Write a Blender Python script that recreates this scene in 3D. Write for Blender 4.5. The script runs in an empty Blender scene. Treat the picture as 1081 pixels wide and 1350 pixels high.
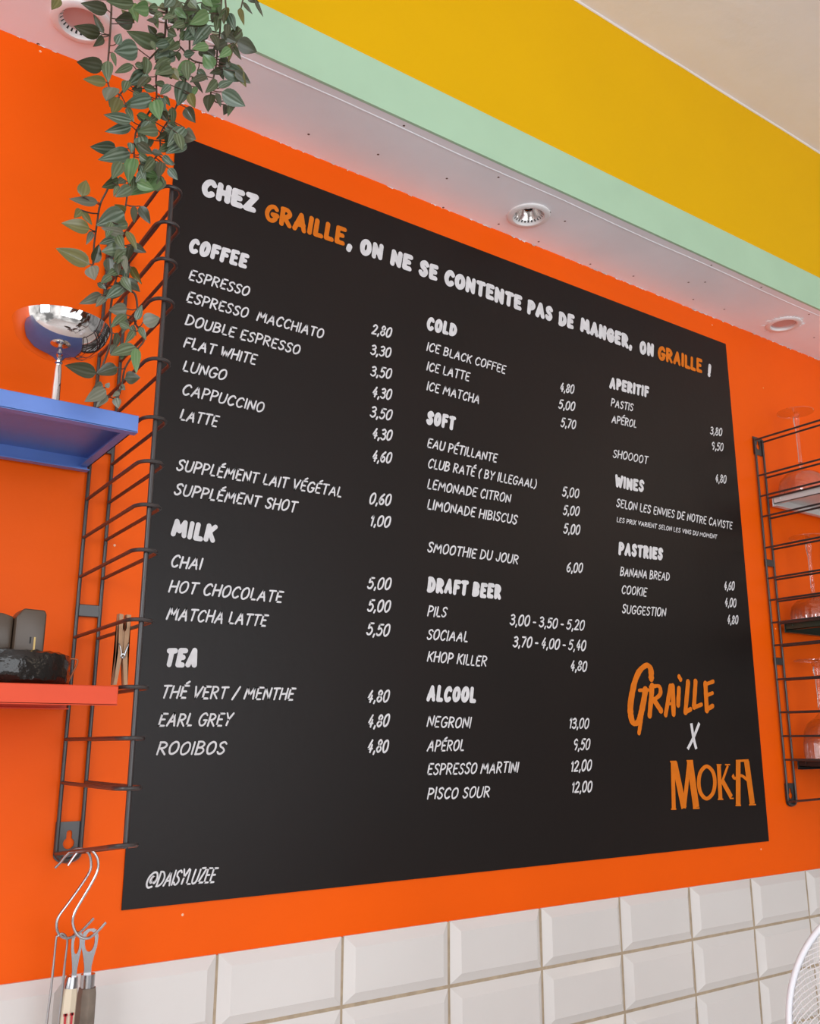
import bpy, bmesh, math, random
from mathutils import Vector, Matrix

random.seed(7)
C = bpy.context.scene.collection
SC = bpy.context.scene
S = 1.28            # metres per unit of the layout below (camera to wall = 1 unit)

# ------------------------------------------------------------------ camera, world, light
cam_d = bpy.data.cameras.new('camera')
cam = bpy.data.objects.new('camera', cam_d)
C.objects.link(cam)
RIGHT, DOWN, FWD = Vector((.81858, -.57439, .00101)), Vector((.13682, .19329, -.97155)), Vector((.55786, .79543, .23681))
cam.matrix_world = Matrix(((RIGHT.x, -DOWN.x, -FWD.x, 0), (RIGHT.y, -DOWN.y, -FWD.y, 0), (RIGHT.z, -DOWN.z, -FWD.z, 0), (0, 0, 0, 1)))
cam_d.sensor_fit = 'AUTO'
cam_d.sensor_width = 36
cam_d.lens = 1204.8 / 1350 * 36
cam_d.clip_start = 0.02
SC.camera = cam

w = bpy.data.worlds.new('room_light')
SC.world = w
w.use_nodes = True
w.node_tree.nodes['Background'].inputs[0].default_value = (1.0, .965, .95, 1)
w.node_tree.nodes['Background'].inputs[1].default_value = .74

wn = w.node_tree                       # the unseen room behind the camera: soft lighter and darker patches
wt, wx, wr_ = wn.nodes.new('ShaderNodeTexCoord'), wn.nodes.new('ShaderNodeTexNoise'), wn.nodes.new('ShaderNodeMapRange')
wx.inputs['Scale'].default_value = 2.6; wx.inputs['Detail'].default_value = 3
wr_.inputs[1].default_value = .40; wr_.inputs[2].default_value = .62; wr_.inputs[3].default_value = .22; wr_.inputs[4].default_value = 1.35
wn.links.new(wt.outputs['Generated'], wx.inputs['Vector']); wn.links.new(wx.outputs['Fac'], wr_.inputs[0])
wsx, wmr, wmu = wn.nodes.new('ShaderNodeSeparateXYZ'), wn.nodes.new('ShaderNodeMapRange'), wn.nodes.new('ShaderNodeMath')
wmr.inputs[1].default_value = -.6; wmr.inputs[2].default_value = .9; wmr.inputs[3].default_value = 1.25; wmr.inputs[4].default_value = .30   # the room is dimmer to the right
wmu.operation = 'MULTIPLY'
wn.links.new(wt.outputs['Generated'], wsx.inputs[0]); wn.links.new(wsx.outputs[0], wmr.inputs[0])
wn.links.new(wr_.outputs[0], wmu.inputs[0]); wn.links.new(wmr.outputs[0], wmu.inputs[1])
wn.links.new(wmu.outputs[0], wn.nodes['Background'].inputs[1])

def area(name, loc, aim, sx, sy, power, col):
    d = bpy.data.lights.new(name, 'AREA')
    d.shape = 'RECTANGLE'; d.size = sx; d.size_y = sy; d.energy = power; d.color = col
    o = bpy.data.objects.new(name, d); C.objects.link(o)
    o.location = Vector(loc) * S
    o.rotation_euler = (Vector(aim) - Vector(loc)).to_track_quat('-Z', 'Y').to_euler()
    return o
area('window_daylight', (.55, -1.8, .15), (.6, 1, .45), 3.0, 1.6, 58, (.88, .94, 1.0))
area('left_fill_light', (-1.5, -.35, .42), (.25, 1, .5), .9, 1.0, 28, (.86, .93, 1.0))  # fill light added to brighten the upper left of the wall
area('lamp_light', (2.9, -.7, .95), (1.2, 1, -.1), .8, .8, 4, (1.0, .84, .66))

SC.view_settings.view_transform = 'Standard'
SC.view_settings.look = 'None'
SC.view_settings.exposure = -0.21
SC.view_settings.gamma = 1
SC.view_settings.use_curve_mapping = False

# ------------------------------------------------------------------ materials
def mat(name, col, rough=.5, metal=0.0, bump=0.0, bscale=60.0, var=0.0, vscale=8.0, spec=.5, coat=0.0, specks=None):
    m = bpy.data.materials.new(name); m.use_nodes = True
    nt = m.node_tree; b = nt.nodes['Principled BSDF']
    b.inputs['Base Color'].default_value = (*col, 1)
    b.inputs['Roughness'].default_value = rough
    b.inputs['Metallic'].default_value = metal
    b.inputs['Specular IOR Level'].default_value = spec
    b.inputs['Coat Weight'].default_value = coat
    tc = nt.nodes.new('ShaderNodeTexCoord')
    if var or specks:
        n = nt.nodes.new('ShaderNodeTexNoise'); n.inputs['Scale'].default_value = vscale; n.inputs['Detail'].default_value = 5
        nt.links.new(tc.outputs['Object'], n.inputs['Vector'])
        r = nt.nodes.new('ShaderNodeMapRange'); r.inputs[1].default_value = .3; r.inputs[2].default_value = .7
        r.inputs[3].default_value = 1 - var; r.inputs[4].default_value = 1 + var
        nt.links.new(n.outputs['Fac'], r.inputs['Value'])
        mx = nt.nodes.new('ShaderNodeMix'); mx.data_type = 'RGBA'; mx.blend_type = 'MULTIPLY'; mx.inputs[0].default_value = 1
        mx.inputs[6].default_value = (*col, 1)
        nt.links.new(r.outputs[0], mx.inputs[7])
        out = mx.outputs[2]
        if specks:
            vo = nt.nodes.new('ShaderNodeTexVoronoi'); vo.inputs['Scale'].default_value = specks[0]; vo.inputs['Randomness'].default_value = 1; vo.voronoi_dimensions = '2D'
            sx = nt.nodes.new('ShaderNodeSeparateXYZ'); cx = nt.nodes.new('ShaderNodeCombineXYZ')
            nt.links.new(tc.outputs['Object'], sx.inputs[0]); nt.links.new(sx.outputs[0], cx.inputs[0])
            nt.links.new(sx.outputs[2 if specks[3] == 'wall' else 1], cx.inputs[1])
            nt.links.new(cx.outputs[0], vo.inputs['Vector'])
            lt = nt.nodes.new('ShaderNodeMath'); lt.operation = 'LESS_THAN'; lt.inputs[1].default_value = specks[1]
            nt.links.new(vo.outputs['Distance'], lt.inputs[0])
            m2 = nt.nodes.new('ShaderNodeMix'); m2.data_type = 'RGBA'
            nt.links.new(lt.outputs[0], m2.inputs[0]); nt.links.new(out, m2.inputs[6]); m2.inputs[7].default_value = (*specks[2], 1)
            out = m2.outputs[2]
        nt.links.new(out, b.inputs['Base Color'])
    if bump:
        n2 = nt.nodes.new('ShaderNodeTexNoise'); n2.inputs['Scale'].default_value = bscale; n2.inputs['Detail'].default_value = 4
        nt.links.new(tc.outputs['Object'], n2.inputs['Vector'])
        bp = nt.nodes.new('ShaderNodeBump'); bp.inputs['Strength'].default_value = bump; bp.inputs['Distance'].default_value = .004
        nt.links.new(n2.outputs['Fac'], bp.inputs['Height'])
        nt.links.new(bp.outputs[0], b.inputs['Normal'])
    return m

M = {}
M['orange'] = mat('orange_paint', (.93, .112, .0), .45, spec=.15, bump=.10, bscale=45, var=.04, vscale=3, specks=(4.2, .0075, (.95, .55, .35), 'wall'))
M['board'] = mat('black_board_paint', (.0062, .0024, .0015), .42, bump=.06, bscale=70, var=.18, vscale=4, spec=.31)
M['white_paint'] = mat('white_lettering_paint', (.70, .69, .70), .55, var=.10, vscale=60)
M['orange_letter'] = mat('orange_lettering_paint', (.70, .172, .007), .55, spec=.2, var=.08, vscale=40)
M['tile'] = mat('white_tile_glaze', (.75, .715, .685), .13, bump=.03, bscale=14, var=.02, vscale=6, coat=.3)
M['grout'] = mat('beige_grout', (.46, .36, .25), .9, bump=.5, bscale=160, var=.15, vscale=60)
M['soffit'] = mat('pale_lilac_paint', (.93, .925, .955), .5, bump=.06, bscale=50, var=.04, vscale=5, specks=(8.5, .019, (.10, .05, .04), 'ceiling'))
M['mint'] = mat('mint_paint', (.43, .64, .45), .55, spec=.25, bump=.05, bscale=50, var=.03)
M['yellow'] = mat('yellow_paint', (.78, .44, .0), .6, spec=.12, bump=.05, bscale=50, var=.03, vscale=3)
M['ceiling'] = mat('cream_plaster', (.82, .77, .75), .8, spec=.2, bump=.35, bscale=26, var=.03, vscale=4)
M['floor'] = mat('grey_floor', (.74, .71, .70), .5, bump=.05, var=.1)
M['wire'] = mat('black_lacquered_wire', (.042, .035, .034), .30, spec=.6)
M['blue'] = mat('blue_enamel', (.125, .235, .62), .34, bump=.03, bscale=30, var=.06, vscale=14)
M['red'] = mat('red_enamel', (.74, .07, .018), .45, spec=.3, bump=.03, bscale=30, var=.06, vscale=14)
M['white_metal'] = mat('white_enamel', (.72, .70, .68), .35, var=.03)
M['dark_green'] = mat('dark_green_enamel', (.028, .04, .026), .35)
M['black_metal'] = mat('black_enamel', (.015, .014, .014), .35)
M['steel'] = mat('polished_steel', (.78, .77, .76), .07, 1.0)
M['hook_steel'] = mat('steel_wire', (.47, .46, .47), .24, 1.0)
M['spot_white'] = mat('white_spot_ring', (.82, .80, .79), .35)
M['reflector'] = mat('aluminium_reflector', (.75, .72, .70), .16, 1.0)
M['bulb'] = mat('frosted_lamp_face', (.72, .66, .66), .25, coat=.5)
M['lens'] = mat('lamp_glass', (.55, .42, .42), .18, coat=.4)
M['dark'] = mat('dark_slot', (.02, .02, .02), .7)
M['black_plastic'] = mat('black_plastic', (.085, .056, .036), .34, bump=.02)
M['glossy_black'] = mat('crumpled_black_film', (.014, .011, .009), .16, bump=1.0, bscale=34, var=.4, vscale=20)
M['amber'] = mat('brown_film', (.45, .12, .03), .3)
M['gold'] = mat('yellow_tape', (.62, .40, .10), .35)
M['pin_wood'] = mat('pin_wood', (.46, .27, .15), .65, bump=.1, bscale=80, var=.15, vscale=30)
M['grey_wood'] = mat('grey_wood', (.20, .16, .125), .7, bump=.4, bscale=60, var=.25, vscale=40)
M['cream'] = mat('cream_lacquer', (.74, .64, .48), .35)
M['red_paint'] = mat('red_print', (.55, .03, .04), .5)
M['fan_white'] = mat('white_plastic', (.80, .81, .85), .35)
M['fan_wire'] = mat('white_coated_wire', (.80, .78, .78), .4)
M['stem'] = mat('brown_stem', (.085, .055, .038), .6, var=.2, vscale=30)
M['pot'] = mat('terracotta', (.35, .14, .07), .8)

def glass_mat(name, solid):
    m = bpy.data.materials.new(name); m.use_nodes = True
    nt = m.node_tree; b = nt.nodes['Principled BSDF']
    if solid:
        b.inputs['Base Color'].default_value = (.97, .96, .95, 1); b.inputs['Roughness'].default_value = .02
        b.inputs['Transmission Weight'].default_value = 1; b.inputs['IOR'].default_value = 1.47
        return m
    out = nt.nodes['Material Output']; nt.nodes.remove(b)      # thin blown wall: clear, with a sheen that grows at grazing angles
    tr = nt.nodes.new('ShaderNodeBsdfTransparent'); tr.inputs[0].default_value = (.975, .97, .965, 1)
    gl = nt.nodes.new('ShaderNodeBsdfGlossy'); gl.inputs['Roughness'].default_value = .04
    fc = nt.nodes.new('ShaderNodeLayerWeight'); fc.inputs[0].default_value = .5
    pw = nt.nodes.new('ShaderNodeMath'); pw.operation = 'POWER'; pw.inputs[1].default_value = 2.6
    nt.links.new(fc.outputs['Facing'], pw.inputs[0])
    lw = nt.nodes.new('ShaderNodeMath'); lw.operation = 'MULTIPLY_ADD'; lw.inputs[1].default_value = .55; lw.inputs[2].default_value = .085
    nt.links.new(pw.outputs[0], lw.inputs[0])
    mx = nt.nodes.new('ShaderNodeMixShader')
    nt.links.new(lw.outputs[0], mx.inputs[0]); nt.links.new(tr.outputs[0], mx.inputs[1]); nt.links.new(gl.outputs[0], mx.inputs[2])
    nt.links.new(mx.outputs[0], out.inputs[0])
    return m
M['glass'] = glass_mat('clear_glass', True)
M['thin_glass'] = glass_mat('thin_clear_glass', False)

def leaf_mat(name, base, stripe, amount, rough=.27):
    """leaf with paler lengthwise stripes: u runs across the blade (0 midrib, 1 edge), v along it"""
    m = bpy.data.materials.new(name); m.use_nodes = True
    nt = m.node_tree; b = nt.nodes['Principled BSDF']
    uv = nt.nodes.new('ShaderNodeUVMap'); sep = nt.nodes.new('ShaderNodeSeparateXYZ')
    nt.links.new(uv.outputs[0], sep.inputs[0])
    cr = nt.nodes.new('ShaderNodeValToRGB'); e = cr.color_ramp.elements
    e[0].position = .0; e[0].color = (0, 0, 0, 1)
    e[1].position = 1.0; e[1].color = (.4, .4, .4, 1)
    for p, v in ((.10, .05), (.20, .8), (.34, .8), (.48, .05), (.64, .05), (.72, .35), (.82, .05)):
        k = e.new(p); k.color = (v, v, v, 1)
    nt.links.new(sep.outputs[0], cr.inputs[0])
    tc = nt.nodes.new('ShaderNodeTexCoord'); nz = nt.nodes.new('ShaderNodeTexNoise'); nz.inputs['Scale'].default_value = 30
    nt.links.new(tc.outputs['Object'], nz.inputs['Vector'])
    mu = nt.nodes.new('ShaderNodeMath'); mu.operation = 'MULTIPLY'; mu.inputs[1].default_value = amount
    nt.links.new(cr.outputs[0], mu.inputs[0])
    mu2 = nt.nodes.new('ShaderNodeMath'); mu2.operation = 'MULTIPLY'
    mr = nt.nodes.new('ShaderNodeMapRange'); mr.inputs[1].default_value = .35; mr.inputs[2].default_value = .65; mr.inputs[3].default_value = .5; mr.inputs[4].default_value = 1.0
    nt.links.new(nz.outputs[0], mr.inputs[0])
    nt.links.new(mu.outputs[0], mu2.inputs[0]); nt.links.new(mr.outputs[0], mu2.inputs[1])
    mx = nt.nodes.new('ShaderNodeMix'); mx.data_type = 'RGBA'
    mx.inputs[6].default_value = (*base, 1); mx.inputs[7].default_value = (*stripe, 1)
    nt.links.new(mu2.outputs[0], mx.inputs[0])
    nt.links.new(mx.outputs[2], b.inputs['Base Color'])
    b.inputs['Roughness'].default_value = rough
    return m
LEAF_M = {'g': leaf_mat('green_leaf', (.074, .098, .043), (.25, .32, .20), .6),
          's': leaf_mat('silver_striped_leaf', (.066, .098, .058), (.31, .39, .31), .8, .24),
          'd': leaf_mat('dark_leaf', (.046, .050, .022), (.12, .13, .09), .6),
          'b': leaf_mat('bright_green_leaf', (.10, .19, .065), (.27, .38, .20), .55),
          'y': leaf_mat('olive_leaf', (.125, .115, .028), (.24, .23, .10), .6),
          'p': leaf_mat('grey_green_leaf', (.14, .145, .098), (.27, .27, .21), .6)}
LEAF_KEYS = ['g', 's', 'd', 'b', 'y', 'p']

# ------------------------------------------------------------------ helpers
def obj(name, bm, m, parent=None, smooth=False, base=None, recalc=True):
    """link a bmesh (layout units, camera at the origin) as one mesh object in metres"""
    if recalc:
        bmesh.ops.recalc_face_normals(bm, faces=bm.faces)
    if parent is not None:
        org = Vector(parent['_o'])
    else:
        org = Vector(base) * S if base else Vector((0, 0, 0))
    for v in bm.verts:
        v.co = v.co * S - org
    me = bpy.data.meshes.new(name); bm.to_mesh(me); bm.free()
    for mm in (m if isinstance(m, (list, tuple)) else [m]):
        me.materials.append(mm)
    if smooth:
        for p in me.polygons: p.use_smooth = True
        try: me.set_sharp_from_angle(angle=math.radians(38))
        except Exception: pass
    o = bpy.data.objects.new(name, me); C.objects.link(o)
    o['_o'] = tuple(org)
    if parent is not None:
        o.parent = parent
    else:
        o.location = org
    return o
def thing(name, label, cat, base, group=None):
    o = bpy.data.objects.new(name, None); C.objects.link(o)
    o.empty_display_size = .02
    o.location = Vector(base) * S; o['_o'] = tuple(Vector(base) * S)
    tag(o, label, cat, group)
    return o
def tag(o, label, cat, group=None):
    o['label'] = label; o['category'] = cat
    if group: o['group'] = group
    return o
def struct(name, bm, m, smooth=False, recalc=True):
    o = obj(name, bm, m, None, smooth, None, recalc); o['kind'] = 'structure'; return o
def B(): return bmesh.new()
def box(bm, a, b, bev=0.0):
    r = bmesh.ops.create_cube(bm, size=1)
    for v in r['verts']:
        v.co = Vector(((a[0] + b[0]) / 2 + v.co.x * (b[0] - a[0]), (a[1] + b[1]) / 2 + v.co.y * (b[1] - a[1]), (a[2] + b[2]) / 2 + v.co.z * (b[2] - a[2])))
    if bev:
        es = list({e for v in r['verts'] for e in v.link_edges})
        bmesh.ops.bevel(bm, geom=es, offset=bev, segments=2, affect='EDGES', profile=.5)
    return bm
def quad(bm, *p): return bm.faces.new([bm.verts.new(Vector(q)) for q in p])
def catmull(P, n=8, closed=False):
    P = [Vector(p) for p in P]; out = []; N = len(P)
    rng = N if closed else N - 1
    for i in range(rng):
        p1, p2 = P[i], P[(i + 1) % N]
        p0 = P[i - 1] if (i > 0 or closed) else p1 * 2 - p2
        p3 = P[(i + 2) % N] if (closed or i + 2 < N) else p2 * 2 - p1
        for k in range(n):
            t = k / n
            out.append(.5 * ((2 * p1) + (p2 - p0) * t + (2 * p0 - 5 * p1 + 4 * p2 - p3) * t * t + (3 * p1 - p0 - 3 * p2 + p3) * t ** 3))
    if not closed: out.append(P[-1])
    return out
def fillet(P, r, n=5):
    """polyline with rounded corners"""
    P = [Vector(p) for p in P]; out = [P[0]]
    for i in range(1, len(P) - 1):
        a, b, c = P[i - 1], P[i], P[i + 1]
        d1, d2 = (a - b), (c - b)
        rr = min(r, d1.length * .48, d2.length * .48)
        p, q = b + d1.normalized() * rr, b + d2.normalized() * rr
        for k in range(n + 1):
            t = k / n
            out.append(p * (1 - t) ** 2 + b * 2 * t * (1 - t) + q * t * t)
    out.append(P[-1])
    return out
def tube(bm, P, r, n=8, closed=False, cap=True):
    P = [Vector(p) for p in P]; N = len(P)
    rad = r if callable(r) else (lambda t: r)
    rings = []; up = None
    for i in range(N):
        if closed: t = (P[(i + 1) % N] - P[i - 1])
        else: t = P[min(i + 1, N - 1)] - P[max(i - 1, 0)]
        if t.length < 1e-9: t = Vector((0, 0, 1))
        t.normalize()
        if up is None:
            up = t.orthogonal().normalized()
        up = (up - t * up.dot(t))
        if up.length < 1e-6: up = t.orthogonal()
        up.normalize(); sd = t.cross(up)
        rr = rad(i / max(1, N - 1))
        rings.append([bm.verts.new(P[i] + (up * math.cos(a) + sd * math.sin(a)) * rr) for a in [2 * math.pi * k / n for k in range(n)]])
    for i in range(N if closed else N - 1):
        A, Bq = rings[i], rings[(i + 1) % N]
        for k in range(n):
            bm.faces.new((A[k], A[(k + 1) % n], Bq[(k + 1) % n], Bq[k]))
    if cap and not closed:
        bm.faces.new(rings[0][::-1]); bm.faces.new(rings[-1])
    return bm
def lathe(bm, prof, c, n=40, axis=(0, 0, 1), closed=False):
    """prof: list of (radius, height) turned round the axis through c"""
    ax = Vector(axis).normalized(); u = ax.orthogonal().normalized(); v = ax.cross(u); c = Vector(c)
    rings = []
    for r, h in prof:
        if r < 1e-7: rings.append([bm.verts.new(c + ax * h)])
        else: rings.append([bm.verts.new(c + ax * h + (u * math.cos(2 * math.pi * k / n) + v * math.sin(2 * math.pi * k / n)) * r) for k in range(n)])
    m = len(rings)
    for i in range(m if closed else m - 1):
        A, D = rings[i], rings[(i + 1) % m]
        if len(A) == 1 and len(D) == 1: continue
        for k in range(n):
            k2 = (k + 1) % n
            if len(A) == 1: bm.faces.new((A[0], D[k], D[k2]))
            elif len(D) == 1: bm.faces.new((A[k], A[k2], D[0]))
            else: bm.faces.new((A[k], A[k2], D[k2], D[k]))
    return bm
def plate(bm, outer, inners, th, to3):
    """flat sheet with holes; to3 maps (u, v, w) to space, w = 0..th"""
    loops = []
    for lp in [outer] + inners:
        vs = [bm.verts.new(to3(u, v, 0)) for u, v in lp]
        loops.append([bm.edges.new((vs[i], vs[(i + 1) % len(vs)])) for i in range(len(vs))])
    es = [e for l in loops for e in l]
    n = to3(0, 0, 1) - to3(0, 0, 0)
    r = bmesh.ops.triangle_fill(bm, use_beauty=True, use_dissolve=False, edges=es, normal=n)
    if th:
        fs = [g for g in r['geom'] if isinstance(g, bmesh.types.BMFace)]
        x = bmesh.ops.extrude_face_region(bm, geom=fs)
        d = to3(0, 0, th) - to3(0, 0, 0)
        for v in [g for g in x['geom'] if isinstance(g, bmesh.types.BMVert)]: v.co += d
    return bm
def circ(cx, cy, r, n=32, ry=None): return [(cx + r * math.cos(2 * math.pi * k / n), cy + (ry or r) * math.sin(2 * math.pi * k / n)) for k in range(n)]
TEXT = [
('CHEZ', 'slogan', 0.3745, 0.6651, 0.4527, 0.6671),
('ON', 'slogan', 0.6117, 0.6592, 0.6522, 0.6622),
('NE', 'slogan', 0.6641, 0.6593, 0.7033, 0.6598),
('SE', 'slogan', 0.7144, 0.6573, 0.7506, 0.6595),
('CONTENTE', 'slogan', 0.7616, 0.6579, 0.9183, 0.6585),
('PAS', 'slogan', 0.9286, 0.6561, 0.986, 0.6581),
('DE', 'slogan', 0.998, 0.6557, 1.0347, 0.6576),
('MANGER,', 'slogan', 1.0482, 0.6582, 1.1778, 0.6567),
('ON', 'slogan', 1.1947, 0.6548, 1.2342, 0.6575),
('!', 'slogan', 1.3843, 0.6558, 1.394, 0.6559),
('GRAILLE', 'slogano', 0.4628, 0.6606, 0.5889, 0.6641),
('GRAILLE', 'slogano', 1.2437, 0.6565, 1.3697, 0.6586),
(',', 'slogan', 0.5904, 0.6608, 0.596, 0.6609),
('COFFEE', 'head', 0.3625, 0.5809, 0.4435, 0.5828),
('MILK', 'head', 0.3638, 0.2211, 0.4195, 0.2194),
('TEA', 'head', 0.366, 0.073, 0.406, 0.0736),
('COLD', 'head', 0.7281, 0.5746, 0.7856, 0.5781),
('SOFT', 'head', 0.7276, 0.4294, 0.7802, 0.4296),
('DRAFT BEER', 'head', 0.7279, 0.1888, 0.8611, 0.1893),
('ALCOOL', 'head', 0.7262, 0.0422, 0.8117, 0.0426),
('APERITIF', 'head', 1.1121, 0.5709, 1.2135, 0.5753),
('WINES', 'head', 1.1125, 0.3972, 1.1851, 0.3986),
('PASTRIES', 'head', 1.1122, 0.2836, 1.2222, 0.2858),
('ESPRESSO', 'item', 0.3649, 0.5442, 0.448, 0.5454),
('ESPRESSO  MACCHIATO', 'item', 0.3639, 0.5143, 0.558, 0.5155),
('DOUBLE ESPRESSO', 'item', 0.3643, 0.4842, 0.5234, 0.4836),
('FLAT WHITE', 'item', 0.3641, 0.4547, 0.4617, 0.4544),
('LUNGO', 'item', 0.3647, 0.4238, 0.4225, 0.4241),
('CAPPUCCINO', 'item', 0.3658, 0.3939, 0.4752, 0.3934),
('LATTE', 'item', 0.365, 0.362, 0.4148, 0.3623),
('SUPPLÉMENT LAIT VÉGÉTAL', 'item', 0.365, 0.2998, 0.5915, 0.3007),
('SUPPLÉMENT SHOT', 'item', 0.364, 0.2702, 0.5258, 0.2711),
('CHAI', 'item', 0.3653, 0.1851, 0.4044, 0.1855),
('HOT CHOCOLATE', 'item', 0.3652, 0.1563, 0.51, 0.1558),
('MATCHA LATTE', 'item', 0.3645, 0.1251, 0.4904, 0.1253),
('THÉ VERT / MENTHE', 'item', 0.364, 0.0385, 0.5303, 0.0396),
('EARL GREY', 'item', 0.3631, 0.0082, 0.451, 0.0092),
('ROOIBOS', 'item', 0.3633, -0.022, 0.4448, -0.0221),
('ICE BLACK COFFEE', 'item', 0.728, 0.5424, 0.8805, 0.5414),
('ICE LATTE', 'item', 0.7279, 0.5116, 0.8088, 0.5125),
('ICE MATCHA', 'item', 0.7278, 0.4812, 0.8274, 0.4806),
('EAU PÉTILLANTE', 'item', 0.7284, 0.3949, 0.8591, 0.3944),
('CLUB RATÉ ( BY ILLEGAAL)', 'item', 0.7295, 0.3652, 0.937, 0.3664),
('LEMONADE CITRON', 'item', 0.7282, 0.3343, 0.8841, 0.3361),
('LIMONADE HIBISCUS', 'item', 0.7281, 0.3054, 0.8958, 0.3043),
('SMOOTHIE DU JOUR', 'item', 0.7281, 0.2442, 0.8962, 0.2446),
('PILS', 'item', 0.7277, 0.1552, 0.7621, 0.1559),
('SOCIAAL', 'item', 0.7269, 0.1239, 0.7991, 0.1247),
('KHOP KILLER', 'item', 0.7271, 0.0948, 0.8319, 0.0922),
('NEGRONI', 'item', 0.7264, 0.0095, 0.802, 0.0085),
('APÉROL', 'item', 0.7267, -0.0215, 0.79, -0.0215),
('ESPRESSO MARTINI', 'item', 0.7266, -0.0513, 0.8857, -0.0513),
('PISCO SOUR', 'item', 0.7265, -0.0815, 0.8329, -0.0828),
('PASTIS', 'item', 1.1129, 0.5387, 1.1699, 0.5409),
('APÉROL', 'item', 1.1124, 0.5092, 1.1761, 0.512),
('SHOOOOT', 'item', 1.111, 0.4481, 1.1998, 0.4514),
('SELON LES ENVIES DE NOTRE CAVISTE', 'item', 1.1128, 0.3635, 1.4208, 0.3648),
('BANANA BREAD', 'item', 1.1129, 0.2492, 1.2359, 0.252),
('COOKIE', 'item', 1.1142, 0.2203, 1.1761, 0.2204),
('SUGGESTION', 'item', 1.1128, 0.1884, 1.2204, 0.1902),
('LES PRIX VARIENT SELON LES VINS DU MOMENT', 'small', 1.1122, 0.3383, 1.3726, 0.3413),
('2,80', 'price', 0.633, 0.543, 0.668, 0.546),
('3,30', 'price', 0.6314, 0.5123, 0.6672, 0.515),
('3,50', 'price', 0.6319, 0.4807, 0.6684, 0.4832),
('4,30', 'price', 0.6343, 0.45, 0.6687, 0.4524),
('3,50', 'price', 0.632, 0.4201, 0.6696, 0.4223),
('4,30', 'price', 0.6351, 0.3903, 0.6699, 0.3929),
('4,60', 'price', 0.6353, 0.3577, 0.6695, 0.3607),
('0,60', 'price', 0.6324, 0.2984, 0.6688, 0.3005),
('1,00', 'price', 0.6339, 0.2686, 0.6681, 0.2705),
('5,00', 'price', 0.631, 0.1844, 0.6696, 0.1857),
('5,00', 'price', 0.6315, 0.1548, 0.669, 0.1562),
('5,50', 'price', 0.6304, 0.1239, 0.6681, 0.1247),
('4,80', 'price', 0.6323, 0.0392, 0.668, 0.0399),
('4,80', 'price', 0.6334, 0.0081, 0.6682, 0.0099),
('4,80', 'price', 0.6332, -0.0227, 0.6673, -0.0221),
('4,80', 'price', 0.9941, 0.5388, 1.0283, 0.541),
('5,00', 'price', 0.9897, 0.5081, 1.0287, 0.5123),
('5,70', 'price', 0.993, 0.478, 1.029, 0.4811),
('5,00', 'price', 0.9901, 0.3634, 1.0291, 0.3648),
('5,00', 'price', 0.9905, 0.3334, 1.0281, 0.3357),
('5,00', 'price', 0.9897, 0.3035, 1.0276, 0.3054),
('6,00', 'price', 0.993, 0.2429, 1.0299, 0.2449),
('3,00 - 3,50 - 5,20', 'price', 0.8749, 0.1534, 1.028, 0.1552),
('3,70 - 4,00 - 5,40', 'price', 0.8798, 0.1224, 1.0292, 0.1241),
('4,80', 'price', 0.9922, 0.0928, 1.0296, 0.0933),
('13,00', 'price', 0.9854, 0.0088, 1.0286, 0.0087),
('9,50', 'price', 0.9922, -0.0224, 1.0288, -0.0221),
('12,00', 'price', 0.9854, -0.0526, 1.0304, -0.052),
('12,00', 'price', 0.9854, -0.0822, 1.0293, -0.0822),
('3,80', 'price', 1.3769, 0.5397, 1.4144, 0.543),
('9,50', 'price', 1.3776, 0.511, 1.4142, 0.5129),
('4,80', 'price', 1.3801, 0.4486, 1.4152, 0.4509),
('4,60', 'price', 1.38, 0.2502, 1.4129, 0.2519),
('4,00', 'price', 1.3783, 0.22, 1.4138, 0.2211),
('4,80', 'price', 1.3815, 0.1901, 1.4154, 0.1912),
('@DAISYLUZEE', 'sign', 0.3601, -0.156, 0.4408, -0.1578)]

LOGO_G = [('c', 6.66, [(1.1738, 0.0885), (1.1735, 0.1032), (1.1639, 0.1087), (1.1459, 0.0981), (1.1324, 0.0779), (1.1216, 0.0464), (1.1215, 0.0258), (1.1285, 0.0176), (1.1395, 0.0234), (1.1505, 0.0469), (1.158, 0.0694)]), ('l', 4.44, [(1.1473, 0.0364), (1.1432, 0.0208), (1.1374, 0.0033)]), ('l', 4.44, [(1.143, 0.0687), (1.1653, 0.0699)]), ('l', 5.77, [(1.1747, 0.076), (1.1645, 0.0302)]), ('c', 4.88, [(1.1697, 0.0745), (1.1909, 0.0765), (1.1922, 0.0637), (1.1696, 0.0512)]), ('l', 6.22, [(1.1767, 0.0548), (1.1922, 0.0382)]), ('l', 5.33, [(1.2191, 0.0773), (1.203, 0.032)]), ('l', 5.33, [(1.2249, 0.0775), (1.2225, 0.0333)]), ('l', 4.0, [(1.2088, 0.0488), (1.2264, 0.0505)]), ('l', 5.33, [(1.2401, 0.0741), (1.2353, 0.048)]), ('l', 4.88, [(1.2426, 0.0934), (1.2456, 0.0896)]), ('l', 5.55, [(1.2644, 0.0853), (1.2523, 0.0364)]), ('l', 5.55, [(1.2523, 0.0364), (1.2661, 0.0415)]), ('l', 5.55, [(1.2837, 0.0865), (1.2751, 0.0452)]), ('l', 5.55, [(1.275, 0.0443), (1.2953, 0.0497)]), ('l', 5.77, [(1.3094, 0.0839), (1.3079, 0.041)]), ('l', 5.33, [(1.3103, 0.0834), (1.3307, 0.0886)]), ('l', 4.88, [(1.3089, 0.0646), (1.3265, 0.0693)]), ('l', 5.77, [(1.308, 0.0416), (1.3248, 0.048)])]
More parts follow.
